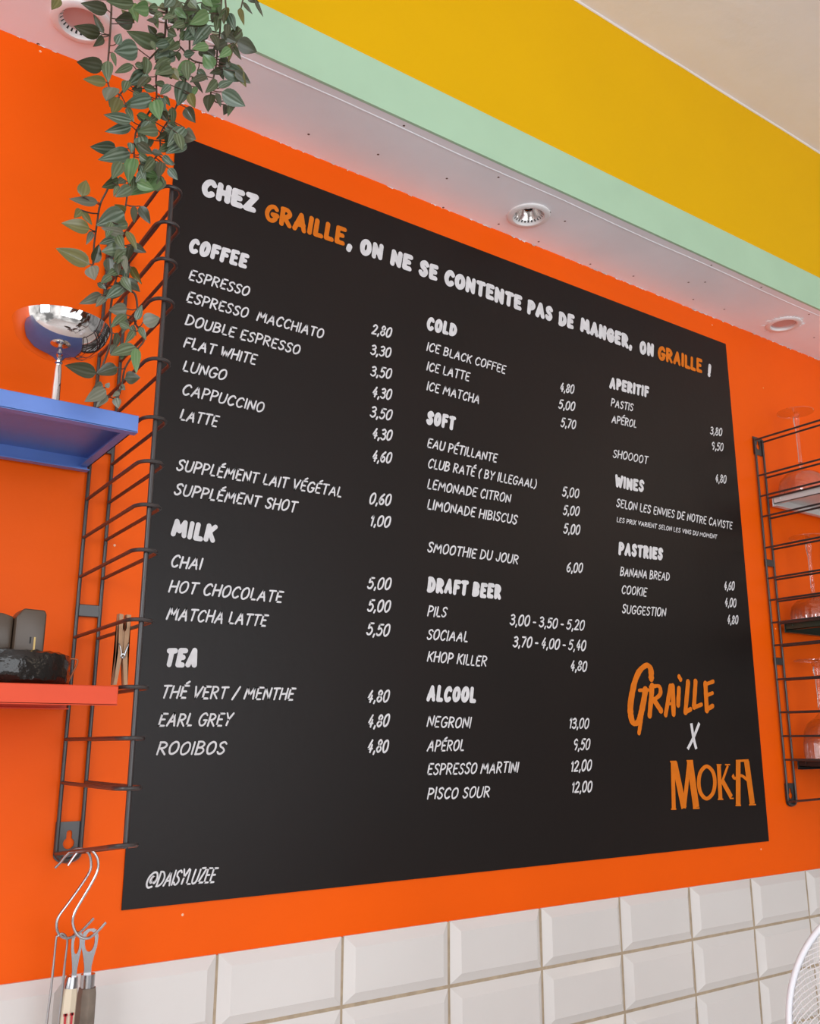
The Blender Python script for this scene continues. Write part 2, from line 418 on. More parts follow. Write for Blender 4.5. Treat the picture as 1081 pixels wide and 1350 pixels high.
LOGO_X = [('l', 3.33, [(1.2653, 0.0187), (1.2686, -0.005), (1.2736, -0.0222)]), ('l', 3.33, [(1.2861, 0.0194), (1.2698, -0.0024), (1.2519, -0.0221)])]
LOGO_M = [('l', 4.88, [(1.2129, -0.0416), (1.2081, -0.1128)]), ('l', 2.0, [(1.2064, -0.0412), (1.2219, -0.0412)]), ('l', 2.0, [(1.2016, -0.1133), (1.214, -0.1136)]), ('l', 7.1, [(1.2168, -0.0427), (1.2329, -0.1129)]), ('l', 4.88, [(1.2535, -0.0417), (1.2329, -0.1129)]), ('l', 7.99, [(1.2552, -0.0417), (1.2629, -0.1131)]), ('l', 2.0, [(1.2469, -0.0405), (1.263, -0.0405)]), ('l', 2.0, [(1.2548, -0.1143), (1.2712, -0.1145)]), ('o', 4.88, [(1.2967, -0.0501), (1.3118, -0.0592), (1.315, -0.0759), (1.3077, -0.0925), (1.2907, -0.1006), (1.2768, -0.0914), (1.2736, -0.0748), (1.2806, -0.0586)]), ('l', 5.33, [(1.3286, -0.0488), (1.3263, -0.1019)]), ('l', 1.78, [(1.3229, -0.0479), (1.3358, -0.0481)]), ('l', 1.78, [(1.3192, -0.1027), (1.3337, -0.1032)]), ('l', 3.11, [(1.3527, -0.0497), (1.3325, -0.0775)]), ('l', 1.78, [(1.3452, -0.0482), (1.3588, -0.0485)]), ('l', 5.77, [(1.3348, -0.0738), (1.3555, -0.1008)]), ('l', 1.78, [(1.3508, -0.1025), (1.3616, -0.1029)]), ('l', 6.66, [(1.3815, -0.0433), (1.372, -0.1133)]), ('l', 3.11, [(1.3751, -0.0427), (1.4107, -0.0421)]), ('l', 7.55, [(1.4048, -0.0439), (1.4109, -0.1137)]), ('c', 4.0, [(1.3629, -0.0652), (1.3691, -0.0708), (1.3866, -0.0669), (1.402, -0.0739)]), ('l', 2.0, [(1.3647, -0.1141), (1.3796, -0.1147)]), ('l', 2.0, [(1.4014, -0.1147), (1.4206, -0.115)])]

VINES = [[(0.2476, 0.7857, 0.7874), (0.2525, 0.8, 0.7446), (0.2511, 0.8, 0.7158), (0.2503, 0.8, 0.6914), (0.2364, 0.8, 0.6627), (0.2234, 0.8, 0.6387), (0.215, 0.8, 0.6191), (0.2111, 0.8, 0.6104)], [(0.2453, 0.7887, 0.7886), (0.2519, 0.8, 0.7162), (0.2504, 0.8, 0.6786), (0.246, 0.8, 0.6494), (0.2478, 0.8, 0.6234), (0.2407, 0.8, 0.6027), (0.2308, 0.8, 0.5794), (0.23, 0.8, 0.5594), (0.2305, 0.8, 0.5427), (0.2276, 0.8, 0.5207), (0.2265, 0.8, 0.4956), (0.2241, 0.8, 0.4703), (0.2264, 0.8, 0.4391), (0.2227, 0.8, 0.4127)], [(0.1903, 0.7863, 0.7549), (0.1929, 0.7863, 0.6933), (0.1941, 0.7863, 0.6501), (0.1946, 0.7863, 0.6246), (0.1976, 0.7863, 0.6047), (0.2097, 0.7863, 0.6009)], [(0.306, 0.7927, 0.8269), (0.3073, 0.7927, 0.7684), (0.3077, 0.7927, 0.73), (0.3061, 0.7927, 0.7102), (0.3057, 0.7927, 0.6865), (0.3028, 0.7927, 0.6619), (0.302, 0.7927, 0.6468), (0.3082, 0.7927, 0.6414)], [(0.3041, 0.7834, 0.8182), (0.3093, 0.7834, 0.7527), (0.3152, 0.7834, 0.7223), (0.3233, 0.7834, 0.7169), (0.332, 0.7834, 0.7184)], [(0.2305, 0.8, 0.5427), (0.2127, 0.8, 0.5233), (0.2077, 0.8, 0.5041), (0.2026, 0.8, 0.4869), (0.2012, 0.8, 0.4648), (0.2004, 0.8, 0.444), (0.2009, 0.8, 0.4254)], [(0.2227, 0.8, 0.4127), (0.221, 0.8, 0.3982), (0.2207, 0.8, 0.375), (0.2235, 0.8, 0.3568), (0.2191, 0.8, 0.3331), (0.2139, 0.8, 0.3133), (0.2124, 0.8, 0.2984)], [(0.2227, 0.8, 0.4127), (0.2323, 0.8, 0.4093), (0.242, 0.8, 0.4059), (0.2454, 0.8, 0.3897), (0.2441, 0.8, 0.3776), (0.2538, 0.8, 0.364), (0.2475, 0.8, 0.35), (0.2383, 0.8, 0.3303), (0.2362, 0.8, 0.3111), (0.2326, 0.8, 0.294)], [(0.2511, 0.8, 0.7158), (0.2604, 0.8, 0.6991), (0.2705, 0.8, 0.694), (0.2818, 0.8, 0.6856), (0.296, 0.8, 0.6877), (0.3078, 0.8, 0.6915)], [(0.2728, 0.7987, 0.8127), (0.2724, 0.7987, 0.7495), (0.2779, 0.7987, 0.7005), (0.2769, 0.7987, 0.663), (0.2719, 0.7987, 0.638), (0.2655, 0.7987, 0.6128), (0.2546, 0.7987, 0.5861), (0.2545, 0.7987, 0.5644), (0.241, 0.7987, 0.5377), (0.2293, 0.7987, 0.5124)], [(0.3345, 0.7852, 0.8371), (0.3297, 0.7852, 0.7845), (0.3271, 0.7852, 0.7635)]]

LEAVES = [
(2,'d',0.1859,0.772,0.676,0.1606,0.7684,0.6677,0.0128,-0.1259,-0.6943,-0.7086,0.1931,0.7863,0.6871),
(2,'y',0.1435,0.7841,0.6768,0.1379,0.7799,0.6572,0.0101,-0.1358,-0.6132,-0.7782,0.1925,0.7863,0.7021),
(2,'d',0.1844,0.7846,0.6573,0.1592,0.7818,0.651,0.0142,0.2529,-0.6145,-0.7473,0.1938,0.7863,0.6624),
(2,'d',0.1867,0.7807,0.6563,0.1747,0.7784,0.6707,0.0064,-0.5983,-0.7165,-0.3587,0.1938,0.7863,0.6624),
(2,'d',0.1874,0.7844,0.6552,0.1784,0.7795,0.6365,0.0078,0.2922,-0.8439,-0.45,0.1938,0.7863,0.6624),
(2,'d',0.1885,0.7782,0.6179,0.163,0.7747,0.6088,0.0153,-0.3244,-0.5897,-0.7396,0.1946,0.7863,0.6246),
(2,'g',0.1911,0.7752,0.6237,0.1937,0.7761,0.6017,0.0115,-0.4338,-0.6922,-0.5768,0.1945,0.7863,0.6319),
(2,'y',0.1907,0.7708,0.5968,0.1693,0.7696,0.5895,0.0101,0.3074,-0.8912,-0.3335,0.1967,0.7863,0.6104),
(2,'p',0.1982,0.7709,0.5945,0.1917,0.7679,0.5744,0.0164,-0.5852,-0.6516,-0.4827,0.2011,0.7863,0.6036),
(0,'g',0.2088,0.7976,0.6053,0.2025,0.798,0.5927,0.0118,-0.5297,-0.6535,-0.5406,0.2111,0.8,0.6104),
(2,'g',0.2084,0.7661,0.691,0.181,0.7609,0.6753,0.0117,0.1911,-0.6473,-0.7379,0.1925,0.7863,0.7021),
(2,'d',0.214,0.7838,0.6876,0.1969,0.7853,0.6799,0.0172,0.1014,-0.6365,-0.7646,0.1932,0.7863,0.681),
(2,'y',0.2158,0.7854,0.687,0.2022,0.7867,0.6965,0.008,0.2267,-0.5645,-0.7937,0.1934,0.7863,0.6748),
(1,'b',0.2261,0.7765,0.7026,0.2096,0.7724,0.6908,0.0146,-0.1864,-0.6987,-0.6907,0.251,0.7984,0.7265),
(0,'g',0.2359,0.7801,0.712,0.2258,0.7793,0.7045,0.0081,-0.0552,-0.7919,-0.6082,0.2519,0.8,0.7323),
(0,'g',0.2424,0.7897,0.6768,0.2091,0.7854,0.6733,0.0162,-0.0303,-0.6012,-0.7985,0.2463,0.8,0.6832),
(0,'d',0.2387,0.788,0.6865,0.2285,0.7838,0.6894,0.0081,-0.5875,-0.6982,-0.4091,0.2505,0.8,0.6984),
(1,'g',0.2417,0.7838,0.7106,0.2326,0.7813,0.6965,0.0068,-0.4323,-0.7007,-0.5675,0.251,0.7984,0.7265),
(0,'d',0.2372,0.7807,0.696,0.2256,0.7798,0.6908,0.006,-0.6398,-0.7157,-0.28,0.2511,0.8,0.7158),
(0,'s',0.2204,0.7816,0.656,0.1977,0.7813,0.6417,0.0197,-0.1609,-0.7265,-0.668,0.2384,0.8,0.6668),
(2,'s',0.1964,0.7713,0.6423,0.1995,0.7687,0.6541,0.009,0.0689,-0.7766,-0.6263,0.1941,0.7863,0.6501),
(2,'g',0.1951,0.7766,0.636,0.1987,0.7726,0.6194,0.0051,-0.0564,-0.65,-0.7578,0.1942,0.7863,0.6428),
(0,'g',0.2186,0.7891,0.6417,0.2015,0.7877,0.6232,0.0079,-0.1741,-0.796,-0.5797,0.2271,0.8,0.6456),
(0,'g',0.2214,0.7911,0.6458,0.2329,0.7869,0.6426,0.0066,0.2658,-0.8186,-0.5092,0.229,0.8,0.649),
(0,'s',0.2336,0.7947,0.6436,0.2179,0.7966,0.6229,0.0147,-0.2468,-0.6899,-0.6806,0.2308,0.8,0.6524),
(0,'g',0.2142,0.785,0.6185,0.2102,0.7819,0.601,0.0091,-0.3559,-0.6676,-0.6539,0.2198,0.8,0.6303),
(0,'s',0.2308,0.7828,0.6329,0.2288,0.7806,0.6146,0.0073,-0.3819,-0.6709,-0.6356,0.229,0.8,0.649),
(1,'d',0.2309,0.7933,0.6234,0.2199,0.7906,0.6152,0.008,0.1631,-0.8911,-0.4236,0.247,0.8,0.6345),
(1,'s',0.2388,0.7856,0.6097,0.2122,0.7862,0.5911,0.0145,-0.4216,-0.5813,-0.6959,0.2468,0.8,0.6204),
(8,'s',0.2604,0.8009,0.6877,0.2413,0.7931,0.6609,0.0207,-0.671,-0.6736,-0.3098,0.2647,0.8,0.6969),
(1,'g',0.253,0.7781,0.6485,0.2394,0.777,0.6326,0.0147,-0.1635,-0.6535,-0.7391,0.2485,0.8,0.6661),
(9,'y',0.2586,0.7823,0.6457,0.2497,0.7832,0.645,0.0108,-0.3031,-0.6405,-0.7057,0.2762,0.7987,0.6594),
(1,'g',0.2516,0.7882,0.6337,0.2412,0.7878,0.6317,0.0067,-0.3506,-0.5882,-0.7287,0.2468,0.8,0.6383),
(1,'g',0.2432,0.793,0.7298,0.2467,0.7899,0.7202,0.0062,-0.4616,-0.4984,-0.7339,0.25,0.7968,0.7369),
(0,'s',0.2603,0.8009,0.7301,0.2535,0.7992,0.7176,0.0126,0.0039,-0.7629,-0.6465,0.2517,0.8,0.7281),
(9,'b',0.2896,0.7991,0.7494,0.2578,0.7917,0.7086,0.0171,-0.4216,-0.732,-0.5352,0.2732,0.7987,0.7425),
(3,'b',0.2857,0.7707,0.7239,0.2649,0.7658,0.6958,0.0138,-0.0017,-0.7595,-0.6505,0.3075,0.7927,0.7519),
(3,'s',0.292,0.782,0.7201,0.2759,0.784,0.6894,0.0126,-0.3639,-0.7772,-0.5133,0.3076,0.7927,0.7355),
(9,'s',0.2796,0.7857,0.7127,0.265,0.7795,0.6871,0.0153,-0.3077,-0.6002,-0.7383,0.2755,0.7987,0.7215),
(3,'b',0.2881,0.7713,0.6857,0.2696,0.767,0.6698,0.0096,-0.5458,-0.6113,-0.573,0.3061,0.7927,0.7102),
(3,'b',0.3009,0.7877,0.6758,0.2889,0.7874,0.6875,0.0154,0.0984,-0.6836,-0.7232,0.3049,0.7927,0.6795),
(8,'b',0.2822,0.7934,0.6772,0.2637,0.7946,0.654,0.0153,-0.419,-0.8422,-0.3393,0.2859,0.8,0.6862),
(1,'y',0.2523,0.7804,0.647,0.2637,0.7814,0.6398,0.012,0.1754,-0.939,-0.2958,0.2479,0.8,0.6619),
(9,'s',0.2755,0.7958,0.6541,0.2684,0.7947,0.6202,0.0179,-0.3497,-0.8073,-0.4754,0.2755,0.7987,0.6559),
(9,'d',0.2818,0.7969,0.6635,0.2943,0.7946,0.6472,0.0055,-0.1747,-0.922,-0.3456,0.2769,0.7987,0.663),
(9,'d',0.2763,0.7832,0.6321,0.2806,0.7798,0.6156,0.0081,-0.6693,-0.6888,-0.2785,0.2733,0.7987,0.6451),
(3,'s',0.3102,0.7852,0.6807,0.3378,0.7835,0.6762,0.0182,-0.4334,-0.5726,-0.6959,0.3057,0.7927,0.6865),
(3,'y',0.3219,0.7817,0.6868,0.3364,0.7829,0.6664,0.0113,-0.4042,-0.658,-0.6354,0.3058,0.7927,0.6899),
(3,'s',0.3052,0.7803,0.649,0.3207,0.7808,0.6657,0.0097,-0.6374,-0.7067,-0.3071,0.3026,0.7927,0.6576),
(3,'s',0.3049,0.771,0.6386,0.3313,0.7697,0.6323,0.0164,-0.0286,-0.7574,-0.6524,0.3023,0.7927,0.6533),
(3,'d',0.3001,0.7878,0.6444,0.2961,0.7832,0.6194,0.0132,-0.5274,-0.6102,-0.5912,0.3021,0.7927,0.649),
(3,'d',0.3022,0.7768,0.6397,0.3069,0.7763,0.625,0.0062,-0.2457,-0.8129,-0.5281,0.3022,0.7927,0.6511),
(3,'d',0.3089,0.7931,0.6825,0.3152,0.793,0.6722,0.0071,0.011,-0.9458,-0.3247,0.3053,0.7927,0.683),
(3,'d',0.3163,0.7921,0.7001,0.3097,0.7918,0.6874,0.0085,-0.418,-0.6838,-0.5981,0.3059,0.7927,0.6967),
(4,'d',0.322,0.7788,0.7129,0.3455,0.7787,0.7119,0.017,0.1281,-0.8351,-0.535,0.3233,0.7834,0.7169),
(4,'d',0.3153,0.7768,0.706,0.3246,0.7715,0.6866,0.007,-0.144,-0.6145,-0.7756,0.3221,0.7834,0.7177),
(4,'d',0.3147,0.7763,0.7127,0.3192,0.772,0.7268,0.0084,-0.7107,-0.6527,-0.2624,0.3187,0.7834,0.72),
(3,'d',0.3165,0.7907,0.7112,0.3075,0.7882,0.6972,0.0142,-0.6744,-0.6492,-0.3517,0.306,0.7927,0.7068),
(4,'y',0.3143,0.7791,0.7064,0.3116,0.7733,0.6793,0.007,0.0383,-0.8847,-0.4646,0.321,0.7834,0.7184),
(4,'d',0.3062,0.7746,0.745,0.3027,0.7698,0.7177,0.0099,-0.5039,-0.4868,-0.7135,0.3093,0.7834,0.7527),
(4,'d',0.3074,0.7715,0.7225,0.3067,0.7711,0.7047,0.0084,-0.1246,-0.6196,-0.7749,0.3127,0.7834,0.7353),
(10,'y',0.3238,0.7816,0.758,0.3271,0.7752,0.7342,0.0065,-0.1464,-0.5891,-0.7947,0.3271,0.7852,0.7635),
(10,'d',0.3198,0.7633,0.7497,0.3291,0.7586,0.7361,0.0042,0.0083,-0.6067,-0.7949,0.3278,0.7852,0.7695),
(10,'d',0.3332,0.7635,0.7601,0.3422,0.7605,0.7409,0.0043,-0.4387,-0.6653,-0.6041,0.329,0.7852,0.7785),
(3,'b',0.3033,0.784,0.7505,0.2849,0.7833,0.7434,0.0185,0.1372,-0.6522,-0.7456,0.3074,0.7927,0.7574),
(3,'d',0.3003,0.7853,0.7424,0.2939,0.7814,0.7236,0.0099,-0.393,-0.5327,-0.7495,0.3075,0.7927,0.7519),
(9,'g',0.2649,0.7965,0.7456,0.2515,0.7909,0.7095,0.0154,-0.0318,-0.8902,-0.4545,0.2724,0.7987,0.7495),
(9,'d',0.2752,0.7855,0.7398,0.2624,0.7818,0.7239,0.0126,-0.4557,-0.6441,-0.6143,0.2724,0.7987,0.7495),
(3,'d',0.2943,0.7796,0.7085,0.2999,0.7739,0.6902,0.0097,0.0909,-0.7958,-0.5987,0.3072,0.7927,0.7243),
(3,'d',0.3027,0.7908,0.6926,0.2927,0.7911,0.6973,0.0113,-0.0628,-0.8865,-0.4585,0.3059,0.7927,0.6967),
(8,'s',0.259,0.7942,0.6824,0.2405,0.7906,0.6618,0.0206,0.0985,-0.9223,-0.3737,0.2662,0.8,0.6962),
(1,'g',0.2546,0.7805,0.6509,0.2369,0.7744,0.6297,0.0148,-0.4999,-0.6497,-0.5727,0.2485,0.8,0.6661),
(8,'g',0.2653,0.7979,0.6866,0.2669,0.7965,0.6742,0.0069,0.1057,-0.7011,-0.7052,0.2691,0.8,0.6947),
(8,'g',0.2516,0.791,0.6994,0.2602,0.7881,0.6956,0.0109,-0.0828,-0.6583,-0.7482,0.2551,0.8,0.7086),
(9,'g',0.2669,0.7769,0.7332,0.2747,0.7747,0.7264,0.011,-0.2201,-0.8684,-0.4443,0.2724,0.7987,0.7495),
(9,'g',0.2819,0.7833,0.7446,0.2937,0.7842,0.7421,0.0112,0.0504,-0.5969,-0.8007,0.2724,0.7987,0.7495),
(3,'d',0.3179,0.7886,0.64,0.3161,0.7894,0.6276,0.0084,0.1854,-0.841,-0.5083,0.3082,0.7927,0.6414),
(3,'d',0.3159,0.7797,0.6797,0.3111,0.7789,0.683,0.007,-0.1552,-0.7917,-0.5908,0.3057,0.7927,0.6865),
(8,'g',0.2617,0.7823,0.6883,0.2691,0.7829,0.7031,0.0082,-0.1635,-0.587,-0.7929,0.2647,0.8,0.6969),
(10,'d',0.3264,0.7702,0.7661,0.339,0.7651,0.7608,0.0071,-0.2611,-0.5422,-0.7987,0.329,0.7852,0.7785),
(3,'g',0.2917,0.7829,0.757,0.302,0.7795,0.7505,0.0127,0.0821,-0.8328,-0.5474,0.3073,0.7927,0.7684),
(0,'s',0.2503,0.7803,0.7342,0.2424,0.7804,0.7148,0.0123,-0.1302,-0.6346,-0.7618,0.2518,0.798,0.7507),
(9,'d',0.2879,0.7977,0.699,0.2975,0.7925,0.6908,0.0084,-0.3688,-0.7374,-0.5659,0.2778,0.7987,0.6951),
(8,'s',0.2663,0.7817,0.6716,0.2773,0.7799,0.6787,0.0082,0.1262,-0.6912,-0.7116,0.2753,0.8,0.6904),
(1,'s',0.2414,0.7943,0.6184,0.211,0.7847,0.588,0.0142,0.2899,-0.918,-0.2705,0.2478,0.8,0.6234),
(1,'b',0.2415,0.7818,0.6075,0.2469,0.7815,0.5869,0.0154,-0.3099,-0.5896,-0.7459,0.2468,0.8,0.6204),
(0,'y',0.2066,0.7829,0.5946,0.2017,0.7823,0.5728,0.0129,-0.2419,-0.784,-0.5717,0.2111,0.8,0.6104),
(1,'s',0.2198,0.7809,0.574,0.1909,0.7717,0.5624,0.0109,-0.3449,-0.7614,-0.549,0.2336,0.8,0.5861),
(2,'g',0.2151,0.7832,0.5881,0.2219,0.7803,0.5729,0.0068,-0.4257,-0.86,-0.2814,0.2097,0.7863,0.6009),
(1,'s',0.2238,0.7939,0.578,0.1996,0.7934,0.5607,0.0111,0.0846,-0.7996,-0.5946,0.2308,0.8,0.5794),
(9,'g',0.2465,0.7827,0.5759,0.2252,0.7756,0.5611,0.0125,-0.1016,-0.8964,-0.4313,0.2546,0.7987,0.5861),
(1,'s',0.2434,0.7988,0.5944,0.2336,0.7996,0.5831,0.0085,-0.2328,-0.7759,-0.5863,0.2379,0.8,0.596),
(9,'g',0.264,0.7989,0.6196,0.2645,0.792,0.5938,0.0086,-0.3711,-0.7507,-0.5465,0.2673,0.7987,0.62),
(9,'d',0.2755,0.7905,0.6195,0.2858,0.7889,0.6049,0.013,-0.5338,-0.6684,-0.518,0.2692,0.7987,0.6272),
(9,'y',0.275,0.7807,0.6293,0.2804,0.7775,0.6124,0.01,-0.4832,-0.6197,-0.6185,0.2726,0.7987,0.6416),
(9,'s',0.2759,0.7911,0.5964,0.2578,0.7859,0.5643,0.0143,-0.5229,-0.6701,-0.5269,0.2624,0.7987,0.6052),
(9,'s',0.2786,0.7921,0.5805,0.257,0.7863,0.5562,0.0129,-0.4503,-0.6976,-0.5572,0.2546,0.7987,0.5768),
(9,'p',0.2761,0.7927,0.5916,0.2871,0.7873,0.5852,0.0158,-0.079,-0.6358,-0.7678,0.2608,0.7987,0.6014),
(1,'s',0.2119,0.7985,0.5511,0.1858,0.7904,0.5372,0.0137,0.09,-0.6522,-0.7526,0.23,0.8,0.5594),
(1,'s',0.2235,0.7893,0.545,0.1927,0.7805,0.5203,0.015,0.0564,-0.9205,-0.3866,0.2301,0.8,0.5546),
(1,'s',0.2203,0.7809,0.5499,0.2212,0.7768,0.5362,0.0068,0.0055,-0.7864,-0.6177,0.2302,0.8,0.5651),
(1,'s',0.231,0.7866,0.5647,0.235,0.7831,0.5479,0.0138,-0.3628,-0.7848,-0.5025,0.2306,0.8,0.5737),
(9,'d',0.2395,0.7856,0.5648,0.2405,0.7828,0.5547,0.0083,-0.3158,-0.926,-0.2066,0.2546,0.7987,0.5768),
(9,'d',0.2593,0.7943,0.5854,0.2489,0.7939,0.5732,0.0071,0.1719,-0.7715,-0.6125,0.2562,0.7987,0.5899),
(1,'b',0.2266,0.7863,0.539,0.2236,0.7864,0.5102,0.015,-0.5855,-0.7475,-0.3138,0.2304,0.8,0.5475),
(5,'g',0.2137,0.7814,0.5269,0.2061,0.7797,0.5044,0.0121,-0.2312,-0.9016,-0.3655,0.2229,0.8,0.5344),
(9,'g',0.2436,0.7781,0.5398,0.2327,0.777,0.5203,0.0109,0.0639,-0.6525,-0.7551,0.2487,0.7987,0.553),
(9,'g',0.2494,0.7924,0.5488,0.2466,0.7885,0.5291,0.007,-0.0076,-0.9784,-0.2068,0.2487,0.7987,0.553),
(9,'d',0.2507,0.7768,0.539,0.2482,0.7735,0.5187,0.0096,-0.3019,-0.9331,-0.1952,0.2506,0.7987,0.5568),
(9,'p',0.2599,0.798,0.5575,0.2695,0.7932,0.5526,0.0071,-0.5239,-0.6677,-0.5288,0.2526,0.7987,0.5606),
(9,'b',0.259,0.7952,0.535,0.2254,0.7952,0.5025,0.0154,-0.2411,-0.9411,-0.2371,0.2449,0.7987,0.5453),
(9,'g',0.2598,0.7956,0.5348,0.2538,0.7963,0.518,0.0098,-0.1166,-0.7336,-0.6695,0.2449,0.7987,0.5453),
(5,'g',0.2165,0.7949,0.5164,0.2009,0.7942,0.5015,0.0109,0.1772,-0.7059,-0.6858,0.212,0.8,0.5206),
(1,'d',0.2166,0.7785,0.5076,0.2116,0.777,0.5005,0.008,-0.4173,-0.7226,-0.5511,0.2276,0.8,0.5207),
(5,'y',0.1809,0.7794,0.4767,0.1827,0.7778,0.4938,0.0116,-0.2377,-0.7451,-0.6231,0.2026,0.8,0.4869),
(5,'g',0.213,0.7803,0.5004,0.2086,0.779,0.4868,0.0053,-0.5902,-0.7753,-0.2247,0.2106,0.8,0.5151),
(9,'d',0.249,0.7831,0.5987,0.2567,0.7838,0.5903,0.0098,-0.518,-0.6424,-0.5648,0.2639,0.7987,0.609),
(9,'d',0.2653,0.7946,0.5751,0.2564,0.7933,0.5767,0.0085,-0.3552,-0.8866,-0.2961,0.2545,0.7987,0.5737),
(1,'g',0.2298,0.7818,0.5418,0.2408,0.7822,0.5377,0.0082,-0.1999,-0.7255,-0.6586,0.2302,0.8,0.5522),
(9,'d',0.2363,0.7847,0.535,0.231,0.7816,0.5196,0.0082,-0.1085,-0.7988,-0.5918,0.2429,0.7987,0.5415),
(1,'g',0.2464,0.7899,0.5975,0.2388,0.7892,0.5861,0.0084,0.1324,-0.868,-0.4786,0.2417,0.8,0.6057),
(9,'d',0.2422,0.7835,0.5507,0.2527,0.7828,0.5515,0.0069,-0.064,-0.9582,-0.279,0.2526,0.7987,0.5606),
(5,'p',0.1971,0.7869,0.4807,0.1707,0.783,0.4725,0.0092,0.0451,-0.7917,-0.6092,0.2033,0.8,0.4894),
(5,'y',0.1917,0.7855,0.4507,0.1663,0.783,0.4468,0.0136,-0.3566,-0.9072,-0.2234,0.201,0.8,0.4589),
(5,'y',0.1825,0.786,0.4671,0.1767,0.7829,0.4553,0.0078,-0.0907,-0.8904,-0.446,0.202,0.8,0.4774),
(5,'y',0.1872,0.8008,0.475,0.1977,0.8021,0.4647,0.0066,-0.2652,-0.8114,-0.5209,0.202,0.8,0.4774),
(5,'p',0.196,0.793,0.4532,0.1912,0.7908,0.4369,0.0059,-0.119,-0.8269,-0.5496,0.201,0.8,0.4589),
(5,'y',0.1976,0.7978,0.4223,0.167,0.7998,0.4296,0.0157,0.0847,-0.9548,-0.285,0.2009,0.8,0.4254),
(5,'d',0.2011,0.7984,0.425,0.203,0.793,0.4424,0.0105,0.1987,-0.7619,-0.6165,0.2009,0.8,0.4254),
(5,'p',0.1946,0.7803,0.4116,0.1986,0.7781,0.3979,0.0141,-0.4581,-0.71,-0.5349,0.2009,0.8,0.4254),
(1,'s',0.223,0.7919,0.482,0.1958,0.7816,0.4533,0.0189,-0.3097,-0.7654,-0.5642,0.2258,0.8,0.4884),
(1,'y',0.2263,0.7997,0.4872,0.2143,0.7948,0.4889,0.0095,-0.2227,-0.8211,-0.5255,0.2258,0.8,0.4884),
(1,'p',0.2217,0.7817,0.454,0.1993,0.7763,0.4498,0.0093,-0.3412,-0.7643,-0.5471,0.2244,0.8,0.4658),
(1,'g',0.2271,0.7908,0.4708,0.2132,0.789,0.4623,0.0094,-0.2647,-0.8076,-0.527,0.2244,0.8,0.4739),
(1,'s',0.2164,0.792,0.4512,0.2021,0.7895,0.4404,0.008,-0.5508,-0.769,-0.3244,0.2251,0.8,0.4569),
(1,'g',0.2269,0.7874,0.4426,0.2042,0.7882,0.4328,0.0146,-0.5402,-0.747,-0.3875,0.2257,0.8,0.448),
(1,'g',0.224,0.7849,0.4379,0.2147,0.7837,0.4233,0.0119,0.0827,-0.9199,-0.3834,0.2261,0.8,0.4436),
(1,'d',0.2124,0.7911,0.4305,0.2153,0.7924,0.4142,0.0105,-0.5062,-0.8597,-0.0691,0.2259,0.8,0.4353),
(1,'d',0.2199,0.7881,0.4276,0.2218,0.787,0.414,0.0079,-0.4531,-0.6358,-0.6249,0.2259,0.8,0.4353),
(1,'p',0.2234,0.7817,0.4323,0.2265,0.7792,0.4131,0.0066,-0.4955,-0.8374,-0.2306,0.2261,0.8,0.4436),
(1,'y',0.2238,0.7816,0.4572,0.2347,0.7801,0.4407,0.008,0.1747,-0.9139,-0.3663,0.2244,0.8,0.4658),
(1,'d',0.2396,0.7992,0.4985,0.2514,0.7996,0.4833,0.0103,0.0919,-0.6794,-0.728,0.2265,0.8,0.4956),
(1,'d',0.2313,0.7897,0.4907,0.2314,0.7853,0.4699,0.0068,-0.3228,-0.8789,-0.3511,0.2265,0.8,0.4956),
(1,'y',0.2351,0.7948,0.4302,0.2439,0.7887,0.4122,0.008,-0.4442,-0.651,-0.6155,0.2253,0.8,0.4316),
(1,'d',0.2335,0.795,0.4524,0.231,0.7953,0.4348,0.0081,-0.498,-0.64,-0.5851,0.2254,0.8,0.4525),
(1,'g',0.2134,0.7812,0.4083,0.2048,0.7826,0.3983,0.0078,-0.5747,-0.7456,-0.3373,0.2238,0.8,0.4202),
(6,'p',0.2105,0.7982,0.3958,0.19,0.7905,0.3771,0.0099,-0.0453,-0.8401,-0.5405,0.221,0.8,0.3982),
(6,'p',0.2133,0.7927,0.3921,0.2045,0.7903,0.3778,0.0081,-0.5544,-0.8253,-0.1072,0.221,0.8,0.3982),
(6,'s',0.2039,0.7895,0.4015,0.2126,0.7906,0.3985,0.0058,-0.1464,-0.9856,-0.0841,0.2222,0.8,0.4086),
(6,'p',0.2264,0.7931,0.3984,0.2171,0.7889,0.3885,0.0047,-0.6506,-0.7586,-0.0361,0.2215,0.8,0.4023),
(7,'p',0.2338,0.7933,0.3858,0.2166,0.7933,0.3797,0.0129,0.0801,-0.8494,-0.5217,0.2449,0.8,0.392),
(7,'g',0.2335,0.7942,0.3803,0.2199,0.7927,0.3629,0.0094,-0.5896,-0.7384,-0.3273,0.2448,0.8,0.3845),
(7,'p',0.2363,0.7994,0.3786,0.2314,0.7974,0.3609,0.0071,0.0248,-0.7541,-0.6563,0.2443,0.8,0.3793),
(7,'s',0.2412,0.7876,0.3742,0.2448,0.7851,0.3899,0.007,-0.2333,-0.9606,-0.1509,0.2443,0.8,0.3793),
(7,'p',0.2481,0.7893,0.3745,0.2634,0.7872,0.3827,0.0147,-0.2695,-0.9188,-0.2885,0.2469,0.8,0.3737),
(7,'g',0.246,0.7913,0.3701,0.2521,0.7883,0.3574,0.0065,-0.4831,-0.8678,-0.1163,0.2469,0.8,0.3737),
(7,'g',0.2427,0.7862,0.3471,0.2194,0.7851,0.3326,0.0139,-0.4941,-0.8694,0.0013,0.2484,0.8,0.352),
(7,'b',0.2418,0.783,0.3446,0.2421,0.7782,0.3185,0.0092,-0.4146,-0.9057,-0.088,0.2484,0.8,0.352),
(7,'d',0.2373,0.7948,0.3178,0.2501,0.7906,0.3205,0.0127,-0.4989,-0.8526,-0.1554,0.2371,0.8,0.3193),
